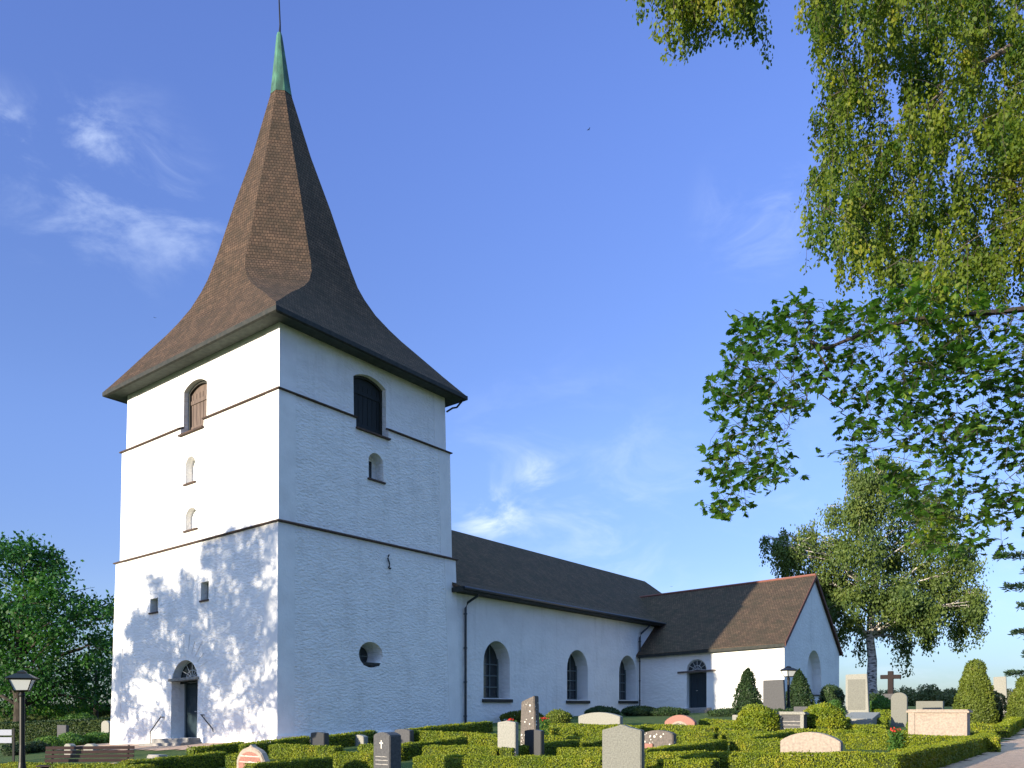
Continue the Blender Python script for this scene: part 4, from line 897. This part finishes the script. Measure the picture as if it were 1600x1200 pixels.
# --- spruce at the right edge
ZS = 30; sx_ = X_of(1730, ZS); sp = empty('spruce_tree', (sx_, ZS, g1(sx_, ZS)), label='dark spruce whose branch tips reach in at the right edge', cat='tree'); os_ = sp.location
bm_ = MB(); H = 11.5; bm_.tube([(0, 0, -.3), (0, 0, 6), (0, 0, H)], [.22, .15, .02], 8); P_, A_ = [], []
tiers = [(868, 1556), (915, 1572), (945, 1592), (985, 1585), (1050, 1575), (890, 1600), (1020, 1600)]
br = []
for (py, px) in tiers:
    tipp = W3(px, py, ZS+random.uniform(-1, 1))-os_; br.append(tipp)
for k in range(60):
    z = random.uniform(.8, H-.4); a = random.uniform(0, 6.28)
    if math.cos(a) < -.55: continue
    L = 3.6*(1-z/H)+.3; br.append(Vector((math.cos(a)*L, math.sin(a)*L, z-.15*L)))
for tipp in br:
    L = math.hypot(tipp.x, tipp.y); st = Vector((0, 0, tipp.z+.28*L)); mid = st.lerp(tipp, .55)-Vector((0, 0, .1*L)); pts = [st, st.lerp(mid, .5), mid, tipp]
    bm_.tube(pts, [.05, .04, .025, .008], 4); side = Vector((-tipp.y, tipp.x, 0)).normalized()
    for _ in range(int(L*190)):
        f = random.random()**.7; q = (st.lerp(mid, f/.55) if f < .55 else mid.lerp(tipp, (f-.55)/.45)); wsd = (1-f)*.9*L/3.5+.12; q = q+side*random.gauss(0, wsd*.5)-Vector((0, 0, abs(random.gauss(0, .09))))
        P_.append(q); A_.append(tuple(tipp.normalized()*.6+side*random.gauss(0, .6)+Vector((0, 0, random.gauss(-.2, .25)))))
bm_.build('trunk', M['bark'], sp, fix=False); leafobj('crown', leaves(np.array([tuple(p) for p in P_]), np.array(A_), .2*rng.uniform(.6, 1.2, len(P_)), .3), M['spruce'], sp)

# ------------------------------------------------------------------ gravestones
# headstones face the sunny side (-u): local x runs along -v so that x grows to the right in the picture
RZ = math.atan2(-dV[1], -dV[0])
def stone_e(name, px, Z, label, cat='gravestone', group=None, rz=RZ):
    X = X_of(px, Z); return empty(name, (X, Z, g1(X, Z)), rz, label=label, cat=cat, group=group)
def outline(kind, w, h, tw=1.0, rise=.1):
    a = w/2; b = a*tw
    if kind == 'flat': return [(-a, -.2), (a, -.2), (b, h), (-b, h)]
    if kind == 'peak': return [(-a, -.2), (a, -.2), (b, h-rise), (b*.45, h-rise*.55), (0, h), (-b*.45, h-rise*.55), (-b, h-rise)]
    if kind == 'slant': return [(-a, -.2), (a, -.2), (b*.86, h), (b*.2, h-rise*.35), (-b*.9, h-rise)]
    if kind == 'rightcut': return [(-a, -.2), (a, -.2), (b*.8, h), (-a, h-.02)]
    if kind == 'arch':
        r_ = (a*a+rise*rise)/(2*rise); al = math.asin(min(1, a/r_)); return [(-a, -.2), (a, -.2)]+[(r_*math.sin(t), h-r_+r_*math.cos(t)) for t in np.linspace(al, -al, 11)]
    if kind == 'round': return [(-a, -.2), (a, -.2)]+[(a*math.cos(t), h-a*rise+a*rise*math.sin(t)) for t in np.linspace(0, math.pi, 11)]
    if kind == 'lobed': return [(-a, -.2), (a, -.2), (a, h*.55), (a*.92, h*.62)]+[(a*.9*math.cos(t), h*.6+(h*.32)*math.sin(t)) for t in np.linspace(.2, 1.25, 4)]+[(a*.12, h*.93), (0, h), (-a*.12, h*.93)]+[(a*.9*math.cos(t), h*.6+(h*.32)*math.sin(t)) for t in np.linspace(math.pi-1.25, math.pi-.2, 4)]+[(-a*.92, h*.62), (-a, h*.55)]
def PW(px0, px1, Z):                                   # true width of a slab whose face turns by the church angle
    X = X_of((px0+px1)/2, Z); k = (UY*Z - (-UX)*0 + UX*X*1)/Z/Z*F   # px per metre along v
    return (px1-px0)/abs(F*(-UY*Z-UX*X)/Z**2)
def stone(name, px0, px1, yt, Z, kind, mt, label, depth=.16, tw=1, rise=.1, parts=None, group=None, bev=.012):
    w = PW(px0, px1, Z); X = X_of((px0+px1)/2, Z); h = zat(yt, Z)-g1(X, Z)
    e = stone_e(name, (px0+px1)/2, Z, label, group=group)
    m = MB(); m.prism(outline(kind, w, h, tw, rise), 0, depth); s = m.build('slab', M[mt], e, bevel=bev)
    if parts: parts(e, w, h)
    return e
def dashes(m, x0, x1, z, hh=.02, y=-.004):
    x = x0
    while x < x1-.02:
        l_ = min(random.uniform(.02, .05), x1-x); m.box(x, x+l_+.0125, y, y+.006, z, z+hh*random.uniform(.5, 1)); x += l_+.012
def base(mt='grey', e_=.08, hh=.12):
    def f(e, w, h): m = MB(); m.box(-w/2-e_, w/2+e_, -e_, .16+e_, -.2, hh); m.build('base', M[mt], e, bevel=.01)
    return f
def p_pink(e, w, h):
    for z, a in ((h*.66, .34), (h*.50, .36), (h*.36, .14), (h*.24, .34)): m = MB(); dashes(m, -w*a, w*a, z, .028); m.build('inscription_line', M['pinklet'], e)
    m = MB(); m.prism(outline('round', w*.94, h*.9, rise=.7), -.012, 0); o_ = m.build('rough_rim', M['palepink'], e, bevel=.004)
    m2 = MB(); m2.prism(outline('round', w*.8, h*.8, rise=.7), -.016, -.010); m2.build('panel', M['pink'], e)
    for ch in e.children:
        if ch.name.startswith('inscription_line'): ch.location.y = -.016
stone('headstone', 369, 413, 1163, 17, 'lobed', 'palepink', 'small pink headstone with rough pale rim and knobbed top', .14, parts=p_pink)
def p_pillar(e, w, h):
    m = MB(); z = h*.80; m.box(-.012, .012, -.006, .0, z-.11, z+.04); m.box(-.045, .045, -.0065, .001, z-.02, z+.0); m.build('cross_emblem', M['gild'], e)
    for q in (.52, .45, .37): m = MB(); dashes(m, -w*.36, w*.36, h*q, .018); m.build('inscription_line', M['inlay'], e)
stone('headstone', 583, 609, 1144, 15, 'arch', 'darkgrey', 'dark grave pillar with small white cross beside the sunlit hedge', .30, rise=.06, parts=p_pillar)
stone('headstone', 485, 506, 1144, 24, 'arch', 'black', 'small black headstone between the shaded hedges by the tower', .2, rise=.03)
stone('headstone', 777, 805, 1126, 19.5, 'peak', 'lgrey', 'light grey plain headstone left of the lichened pillar', .14, rise=.04)
stone('headstone', 811, 838, 1087, 21.5, 'slant', 'lichen', 'tall lichen-spotted standing stone with slanted top', .22, tw=.86, rise=.16, bev=.02)
stone('headstone', 819, 845, 1140, 19.8, 'arch', 'black', 'small blue-black stone in front of the lichened standing stone', .16, rise=.03)
stone('headstone', 940, 1001, 1132, 12.5, 'peak', 'grey', 'big grey granite headstone with peaked top in the foreground', .13, rise=.085)
def p_low(e, w, h):
    m = MB(); m.box(-w/2-.02, -w/2+.28, -.05, -.013, -.1, h*.55); m.build('red_granite_block', M['pink'], e, bevel=.01)
stone('headstone', 1004, 1051, 1141, 19.5, 'arch', 'lichen', 'low broad lichened stone right behind the big grey headstone', .22, rise=.08, parts=p_low, bev=.02)
stone('headstone', 903, 968, 1113, 32, 'arch', 'lgrey', 'low wide pale stone in shade in front of the nave', .25, rise=.16, parts=base('darkgrey'))
def p_arch(e, w, h):
    m = MB(); m.prism(outline('arch', w*.55, h*.66, rise=.14), -.03, .001); m.build('arch_moulding', M['palepink'], e, bevel=.01)
    m = MB(); m.prism(outline('arch', w*.42, h*.55, rise=.08), -.036, -.028); p_ = m.build('inscription_panel', M['lichen'], e)
stone('headstone', 1038, 1085, 1117, 28.5, 'arch', 'pink', 'pink granite headstone with arched top in front of the wing', .2, rise=.24, parts=p_arch)
def p_wide(e, w, h):
    m = MB(); m.prism(outline('arch', w*.72, h*.84, rise=.17), -.010, .001); m.build('dressed_panel', M['palepink'], e, bevel=.004)
stone('headstone', 1218, 1312, 1144, 15.5, 'arch', 'palepink', 'wide pale pink stone with low arched top among the near hedges', .2, rise=.17, parts=p_wide)
# block tomb between the domes
def tomb(name, px0, px1, yt, Z, mt, cap, label, depth=.6, pil=True, ins=False):
    w = PW(px0, px1, Z); X = X_of((px0+px1)/2, Z); h = zat(yt, Z)-g1(X, Z); e = stone_e(name, (px0+px1)/2, Z, label, cat='tomb')
    m = MB(); m.box(-w/2+.04, w/2-.04, .03, depth-.03, -.2, h-.09); m.build('chest', M[mt], e, bevel=.01)
    m = MB(); m.box(-w/2-.02, w/2+.02, -.02, depth+.02, h-.088, h-.03); m.box(-w/2+.01, w/2-.01, .01, depth-.01, h-.03, h); m.build('cap_slab', M[cap], e, bevel=.01)
    if pil:
        for a_, b_ in ((-w/2+.03, -w/2+.03+w*.11), (w/2-.03-w*.13, w/2-.03)): m = MB(); m.box(a_, b_, .005, .05, -.1, h-.09); m.build('pilaster', M[cap], e, bevel=.006)
    if ins:
        for q in (.75, .6, .45, .3): m = MB(); dashes(m, -w*.4, w*.4, h*q*.85, .03, .024); m.build('inscription_line', M['inlay'], e)
    return e
tomb('block_tomb', 1215, 1257, 1112, 25.5, 'darkgrey', 'lgrey', 'dark block tomb with light cap between the two clipped domes', .4, ins=True)
tomb('sarcophagus', 1416, 1512, 1108.5, 22, 'palepink', 'palepink', 'long pale pink sarcophagus tomb with moulded cap', .7)
stone('headstone', 1192, 1227, 1062, 36, 'rightcut', 'darkgrey', 'tall dark tapered headstone between the two dark conifers', .2)
def p_tall(e, w, h):
    m = MB(); m.box(-w*.40, w*.34, -.008, .001, h*.2, h*.88); m.build('polished_panel', M['grey'], e, bevel=.003)
stone('headstone', 1321, 1358, 1053, 34, 'rightcut', 'lgrey', 'tall light headstone with leaning right edge beside the gable', .22, parts=p_tall)
stone('headstone', 1392, 1417, 1082, 30, 'round', 'grey', 'grey headstone with rounded top below the iron cross', .18, rise=.75)
e = stone_e('grave_cross', 1391, 40, 'dark cross monument standing against the sky right of the birch trunk', cat='cross')
X = X_of(1391, 40); hT = zat(1048.5, 40)-g1(X, 40); zA = zat(1057.5, 40)-g1(X, 40)
m = MB(); m.box(-.12, .12, 0, .2, 0, hT); m.box(-.46, .46, .005, .195, zA-.10, zA+.10); m.build('cross', M['crossw'], e, bevel=.015)
m = MB(); m.box(-.35, .35, -.2, .4, -.2, zat(1084, 40)-g1(X, 40), top=.8); m.build('base', M['darkgrey'], e, bevel=.02)
stone('headstone', 1431, 1473, 1095.5, 40, 'flat', 'grey', 'far low grey slab behind the sarcophagus', .4)
stone('headstone', 1552, 1574, 1057, 36, 'rightcut', 'lgrey', 'pale headstone partly hidden behind the blunt-topped conifer', .2)
stone('headstone', 1144, 1158, 1117, 29, 'flat', 'lgrey', 'small white block left of the left clipped dome', .25)
stone('headstone', 158, 170, 1126, 40, 'round', 'lgrey', 'small pale headstone by the left edge of the tower', .15, rise=.5)
stone('headstone', 89, 103, 1133, 41, 'flat', 'darkgrey', 'dark headstone standing against the far left hedge', .15)
stone('headstone', 1240, 1262, 1104, 34, 'flat', 'darkgrey', 'dark low stone behind the block tomb', .3)
stone('headstone', 546, 568, 1148, 26, 'arch', 'lgrey', 'low pale stone against the tower wall right of the small black one', .2, rise=.06)
stone('headstone', 616, 640, 1139, 26, 'arch', 'darkgrey', 'low grey stone at the left end of the far shaded hedge', .2, rise=.05)
stone('headstone', 130, 147, 1162, 30, 'round', 'lgrey', 'small pale rounded stone above the bench back', .2, rise=.4)
stone('headstone', 100, 110, 1162, 29, 'round', 'lgrey', 'tiny whitish stone left above the bench back', .2, rise=.4)
e = stone_e('grave_slab', 1340, 29, 'flat pale grave slab lying tilted beside the right clipped dome', cat='grave slab')
hh = zat(1113, 29)-g1(X_of(1340, 29), 29); m = MB(); m.hexa([(-.45, -.3, 0), (.55, -.3, 0), (.55, .9, 0), (-.45, .9, 0), (-.45, -.3, hh-.22), (.55, -.3, hh-.22), (.55, .9, hh), (-.45, .9, hh)]); m.build('slab', M['lgrey'], e, bevel=.01)
# loose stone by the steps
x_, y_ = at(245, 1190, 0); e = empty('stone_block', (x_, y_, g1(x_, y_)), RZ, label='low squared stone block lying near the foot of the entrance steps', cat='stone')
m = MB(); m.box(-.32, .32, -.15, .2, -.05, .2, top=.94); m.build('block', M['step'], e, bevel=.03)
# red flowers
def flowers(px, py, h, Z, w_, label):
    X = X_of(px, Z); z = zat(py, Z); k = 60; e = empty('flower_plant', (X, Z, g1(X, Z)), label=label, cat='flowers')
    h_ = z-g1(X, Z); Pn = rng.normal(size=(k, 3))*np.array([w_*.6, w_*.6, .025])+np.array([0, 0, h_]); leafobj('flower_heads', leaves(Pn, rng.normal(size=(k, 3)), .045, .9), M['red'], e)
    Pn = rng.random(size=(400, 3))*np.array([w_*3, w_*3, h_])-np.array([w_*1.5, w_*1.5, 0]); leafobj('foliage', leaves(Pn, rng.normal(size=(400, 3)), .09, .5), M['shrub'], e)
flowers(1399, 1141.5, .4, 21, .09, 'red flowers planted behind the hedge left of the sarcophagus')
flowers(798, 1126, .4, 24, .07, 'red flowers between the light grey headstone and the lichened stone')
flowers(850, 1122.5, .4, 26, .10, 'dark red flowers just right of the lichened standing stone')

# ------------------------------------------------------------------ lamp posts
def lamp(px, Z, ytop, label):
    X = X_of(px, Z); zb = g1(X, Z); H = zat(ytop, Z)-zb; e = empty('street_lamp', (X, Z, zb), R(20), label=label, cat='street lamp', group='black lantern lamp posts'); hb = H-.50
    m = MB(); m.lathe([(.13, -.1), (.13, .28), (.10, .33), (.085, .38), (.07, .5), (.058, .9), (.058, hb-.12), (.07, hb-.08), (.05, hb-.02), (.04, hb)], 12); m.build('post', M['iron'], e, smooth=False)
    m = MB()
    def sq(r_, z): return [(r_*math.cos(t), r_*math.sin(t), z) for t in [math.pi/4+k*math.pi/2 for k in range(4)]]
    gm = MB(); v, f = loft([sq(.19, hb+.03), sq(.33, hb+.29)]); gm.add(v, f); gm.build('lantern_glass', M['lampglass'], e)
    for k in range(4):
        a, b = sq(.195, hb+.02)[k], sq(.335, hb+.29)[k]; m.tube([a, b], .014, 4); c, d_ = sq(.195, hb+.03)[(k+1) % 4], sq(.335, hb+.29)[(k+1) % 4]; m.tube([a, c], .016, 4); m.tube([b, d_], .016, 4)
    m.tube([(0, 0, hb-.02), (0, 0, hb+.04)], .05, 8); v, f = loft([sq(.15, hb+.0), sq(.20, hb+.03)]); m.add(v, f); m.build('lantern_frame', M['iron'], e)
    m = MB(); m.add(*loft([sq(.42, hb+.30), sq(.42, hb+.315), sq(.20, hb+.41), sq(.13, hb+.42), sq(.12, hb+.46), sq(.03, hb+.50)])); m.build('lamp_roof', M['iron'], e)
    return e
lamp(34.5, 19, 1047, 'near black lamp post with square lantern at the left edge')
lamp(1232, 37, 1040.5, 'far black lamp post by the corner of the wing gable')

# ------------------------------------------------------------------ bench and sign
bx, by = (X_of(135, 19.6), 19.6); brz = math.atan2(.16, .98)
e = empty('park_bench', (bx, by, g1(bx, by)), brz+math.pi, label='red-brown slatted park bench with its back to the hedges', cat='bench')
h_ = zat(1166, 19.6)-g1(bx, by)
m = MB()
for k in range(4): z = h_-.05-k*.1; m.box(-1.0, 1.0, -.30+.02*k, -.27+.02*k, z-.037, z+.037)
m.build('backrest', M['bench'], e, bevel=.005)
m = MB()
for k in range(4): m.box(-1.0, 1.0, -.17+k*.13, -.07+k*.13, h_-.46, h_-.43)
m.build('seat', M['bench'], e, bevel=.005)
for s in (-.85, .85):
    m = MB(); m.tube([(s, -.36, h_), (s, -.24, h_-.45), (s, -.30, -.05)], .025, 6); m.tube([(s, -.22, h_-.47), (s, .38, h_-.47), (s, .36, -.05)], .025, 6); m.build('leg', M['iron'], e)
X = X_of(5, 24); e = empty('notice_board', (X, 24, g1(X, 24)), .1, label='two white notice panels on a dark post at the left edge', cat='sign')
m = MB(); m.box(-.30, -.25, 0, .05, -.1, zat(1138, 24)-g1(X, 24)); m.box(.25, .30, 0, .05, -.1, zat(1138, 24)-g1(X, 24)); m.build('post', M['iron'], e)
for ya, yb_ in ((1140, 1149), (1152, 1161)):
    m = MB(); m.box(-.25, .23, .005, .03, zat(yb_, 24)-g1(X, 24), zat(ya, 24)-g1(X, 24)); m.build('panel', M['sign'], e)

# ------------------------------------------------------------------ paths
def patch(name, poly, m, off):
    xsn = [p[0] for p in poly]; ysn = [p[1] for p in poly]; xs = np.arange(min(xsn), max(xsn), .5); ys = np.arange(min(ysn), max(ysn), .5); b = MB(); X, Y = np.meshgrid(xs, ys); Z = gz(X, Y)+off; nx = len(xs)
    b.v = [tuple(p) for p in np.stack([X, Y, Z], -1).reshape(-1, 3)]
    for j in range(len(ys)-1):
        for i in range(nx-1):
            if inpoly(xs[i]+.25, ys[j]+.25, poly): b.f.append((j*nx+i, j*nx+i+1, (j+1)*nx+i+1, (j+1)*nx+i)); b.m.append(0)
    return tag(b.build(name, m, smooth=True, fix=False), kind='structure')
pA = at(1402, 1181, .38)
q0 = (pA[0]-dU[0]*12, pA[1]-dU[1]*12); q1 = (pA[0]+dU[0]*34, pA[1]+dU[1]*34)
patch('gravel_path', [(q0[0]-.1, q0[1]), (q1[0]-.1, q1[1]), (q1[0]+5, q1[1]-3.4), (q0[0]+5, q0[1]-3.4)], M['gravel'], .02)
a1, a2 = P(-2.2, -3, 0), P(-2.2, 16, 0); b1, b2 = P(1, -1, 0), P(1, 16, 0)
patch('entrance_gravel', [a1[:2], a2[:2], b2[:2], b1[:2]], M['gravel'], .02)
patch('side_path', [(-24, 22.6), (-11, 23.2), (-11, 24.3), (-24, 24.0)], M['gravel'], .03)

# ------------------------------------------------------------------ birds
def bird(px, py, Z, s, rz, label):
    p = W3(px, py, Z); e = empty('bird', p, rz, label=label, cat='bird', group='tiny birds in the sky')
    m = MB(); m.tube([(-.16*s, 0, 0), (-.09*s, 0, .01), (0, 0, .01), (.09*s, 0, .02), (.14*s, 0, .03)], [.01*s, .035*s, .045*s, .03*s, .008*s], 6)
    m.build('body', M['feather'], e, smooth=True)
    for sg in (-1, 1):
        m = MB(); m.hexa([(.05*s, 0, .02), (-.06*s, 0, .02), (-.10*s, sg*.30*s, .10*s), (-.02*s, sg*.32*s, .11*s), (.05*s, 0, .03), (-.06*s, 0, .03), (-.10*s, sg*.30*s, .11*s), (-.02*s, sg*.32*s, .12*s)]); m.build('wing', M['feather'], e)
bird(920, 203, 60, .55, .6, 'dark bird high in the clear sky right of the spire')
bird(242, 497, 60, .35, 2.2, 'tiny bird left of the flared spire foot')
bird(1049, 917, 70, .42, 1.2, 'tiny bird above the valley between nave and wing')
